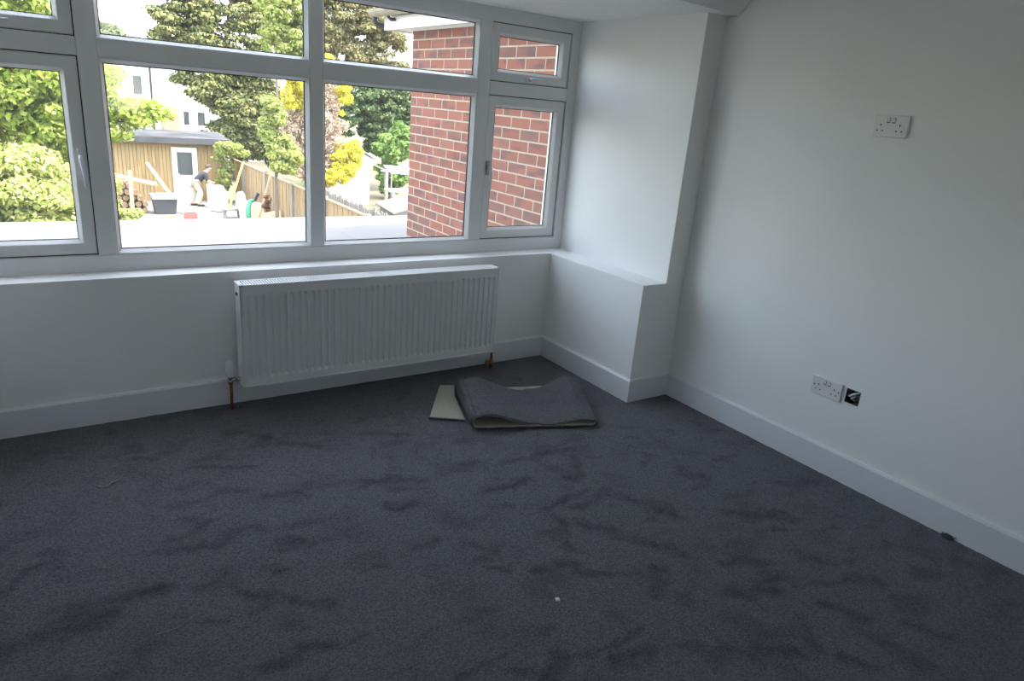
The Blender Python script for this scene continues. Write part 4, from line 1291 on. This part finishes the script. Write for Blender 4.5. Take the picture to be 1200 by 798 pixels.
MB().box(1.02, 1.38, 21.1, 21.4, ZG + 0.02, ZG + 0.06).box(1.02, 1.38, 21.1, 21.13, ZG + 0.06, ZG + 0.22).box(1.02, 1.38, 21.37, 21.4, ZG + 0.06, ZG + 0.22).build('body', 'red_plastic', rt)
for x in (1.02, 1.35):
    MB().box(x, x + 0.03, 21.13, 21.37, ZG + 0.06, ZG + 0.22).build('end_panel', 'red_plastic', rt)
bn = empty('work_bench', (2.55, 21.4, ZG), 'low wooden bench in front of the white rubble bags', 'bench')
MB().box(2.2, 2.75, 21.2, 21.55, -2.42, -2.37).build('top', 'grey_wood', bn)
for x in (2.25, 2.70):
    MB().bar((x, 21.38, ZG + 0.02), (x, 21.38, -2.42), 0.06, 0.28).build('leg', 'grey_wood', bn)
sheet_box('timber_panel', [(2.13, 23.35, ZG + 0.02), (2.42, 23.35, ZG + 0.02), (2.40, 23.55, -1.88), (2.16, 23.55, -1.88)], 0.03, 'plywood', 'upright timber panel held steady by the bending person', 'panel')


# ------------------------------------------------------------------ person working in the yard
def skin(name, chain, parent, material, sub=1):
    """chain: list of polylines of (x,y,z,r); shared end points are merged so limbs join"""
    verts, rad_, edges, key = [], [], [], {}
    for line in chain:
        prev = None
        for x, y, z, r in line:
            k = (round(x, 3), round(y, 3), round(z, 3))
            if k not in key:
                key[k] = len(verts)
                verts.append((x, y, z))
                rad_.append(r)
            if prev is not None:
                edges.append((prev, key[k]))
            prev = key[k]
    off = wloc(parent)
    me = bpy.data.meshes.new(name)
    me.from_pydata([tuple(Vector(v) - off) for v in verts], edges, [])
    o = bpy.data.objects.new(name, me)
    COL.objects.link(o)
    o.parent = parent
    md = o.modifiers.new('skin', 'SKIN')
    md.use_smooth_shade = True
    sv = me.skin_vertices[0].data if me.skin_vertices else None
    if sv is None:
        bm = bmesh.new()
        bm.from_mesh(me)
        bm.verts.layers.skin.verify()
        bm.to_mesh(me)
        bm.free()
        sv = me.skin_vertices[0].data
    for i, r in enumerate(rad_):
        sv[i].radius = (r, r)
        sv[i].use_root = (i == 0)
    sd = o.modifiers.new('subdivision', 'SUBSURF')
    sd.levels = sub
    sd.render_levels = sub
    me.materials.append(MATS[material])
    return o


PX, PY = 2.0, 23.9
per = empty('person', (PX, PY, ZG + 0.02), 'person in navy top and pale trousers bending over a timber panel by the shed door', 'person')
Z0 = ZG + 0.02


def bend(x, z):
    k = max(0.0, z - 0.72)
    return x + 0.22 * k, z - 0.17 * k


def q(x, y, z, r):
    x, z = bend(x, z)
    return (PX + x, PY + y, Z0 + z, r)


pelvis = q(-0.16, 0, 0.80, 0.135)
chest = q(0.04, 0, 1.13, 0.15)
neck = q(0.13, 0, 1.27, 0.06)
hipL, hipR = q(-0.15, -0.09, 0.76, 0.095), q(-0.15, 0.09, 0.76, 0.095)
shL, shR = q(0.07, -0.19, 1.20, 0.06), q(0.07, 0.19, 1.20, 0.06)


def leg(s, fx):
    return [q(-0.15, s * 0.09, 0.76, 0.095), q(-0.02 + fx, s * 0.11, 0.43, 0.066), q(-0.12 + fx, s * 0.11, 0.09, 0.045)]


def arm(s, hx, hz):
    return [q(0.07, s * 0.19, 1.20, 0.055), q(0.17, s * 0.22, 0.97, 0.042), q(hx, s * 0.10 - 0.2, hz, 0.030)]


lines = [[pelvis, q(-0.06, 0, 0.97, 0.125), chest, neck, q(0.17, 0, 1.33, 0.055), q(0.19, 0, 1.40, 0.085), q(0.195, 0, 1.47, 0.088), q(0.185, 0, 1.53, 0.06)],
         [q(0.19, 0, 1.40, 0.085), q(0.275, 0, 1.41, 0.02)]]
for s, fx in ((-1, 0.06), (1, -0.12)):
    lines.append([pelvis] + leg(s, fx) + [q(-0.02 + fx, s * 0.12, 0.035, 0.035)])
for s, hx, hz in ((-1, 0.32, 0.78), (1, 0.34, 0.86)):
    a = arm(s, hx, hz)
    hand = q(hx + 0.06, s * 0.10 - 0.2, hz - 0.02, 0.028)
    lines.append([chest] + a + [hand])
    for fi_, (dy, ln) in enumerate(((-0.030, 0.07), (-0.010, 0.082), (0.010, 0.078), (0.030, 0.062))):
        lines.append([hand, q(hx + 0.06 + ln * 0.6, s * 0.10 - 0.2 + dy, hz - 0.025, 0.009), q(hx + 0.06 + ln, s * 0.10 - 0.2 + dy, hz - 0.05, 0.008)])
    lines.append([hand, q(hx + 0.07, s * 0.10 - 0.2 - s * 0.045, hz + 0.012, 0.010), q(hx + 0.11, s * 0.10 - 0.2 - s * 0.05, hz + 0.005, 0.008)])
skin('body', lines, per, 'skin', 2)


def fat(line, k, add=0.012):
    return [(x, y, z, r * k + add) for x, y, z, r in line]


top_lines = [fat([q(-0.13, 0, 0.84, 0.130), q(-0.06, 0, 0.97, 0.125), chest, q(0.115, 0, 1.235, 0.075)], 1.0, 0.018)]
for s, hx, hz in ((-1, 0.32, 0.78), (1, 0.34, 0.86)):
    a = arm(s, hx, hz)
    mid = tuple((np.array(a[1]) * 0.8 + np.array(a[2]) * 0.2))
    top_lines.append(fat([chest], 1.0, 0.018) + fat(a[:2] + [mid], 1.05, 0.014))
skin('jumper', top_lines, per, 'navy_cloth', 2)
tl = []
for s, fx in ((-1, 0.06), (1, -0.12)):
    tl.append(fat([pelvis], 1.0, 0.016) + fat(leg(s, fx), 1.0, 0.018))
skin('trousers', tl, per, 'khaki_cloth', 2)
hx_, hz_ = bend(0.178, 1.455)
hr = MB().lathe((PX + hx_, PY, Z0 + hz_), [(0.104, 0), (0.108, 0.03), (0.098, 0.065), (0.070, 0.095), (0.030, 0.110)], (-0.25, 0, 1), 16)
hr.build('hair', 'dark_hair', per, smooth=True)
for s, fx in ((-1, 0.06), (1, -0.12)):
    MB().tube([(PX - 0.17 + fx, PY + s * 0.115, Z0 + 0.04), (PX - 0.08 + fx, PY + s * 0.118, Z0 + 0.045), (PX + 0.05 + fx, PY + s * 0.12, Z0 + 0.032)], [0.040, 0.048, 0.032], 10).build('shoe', 'shoe_dark', per, smooth=True)
for s in (-1, 1):
    hx_, hz_ = bend(0.277, 1.445)
    MB().lathe((PX + hx_, PY + s * 0.034, Z0 + hz_), [(0.004, 0), (0.011, 0.004), (0.004, 0.009)], (1, 0, 0), 8).build('eye', 'dark_hair', per)
    hx_, hz_ = bend(0.185, 1.42)
    MB().lathe((PX + hx_, PY + s * 0.088, Z0 + hz_), [(0.018, 0), (0.026, 0.008), (0.012, 0.016)], (0, s, 0), 8).build('ear', 'skin', per)
hx_, hz_ = bend(0.273, 1.375)
MB().bar((PX + hx_, PY - 0.025, Z0 + hz_), (PX + hx_, PY + 0.025, Z0 + hz_), 0.012, 0.012).build('mouth', 'red_plastic', per)
print('bricks', nb)
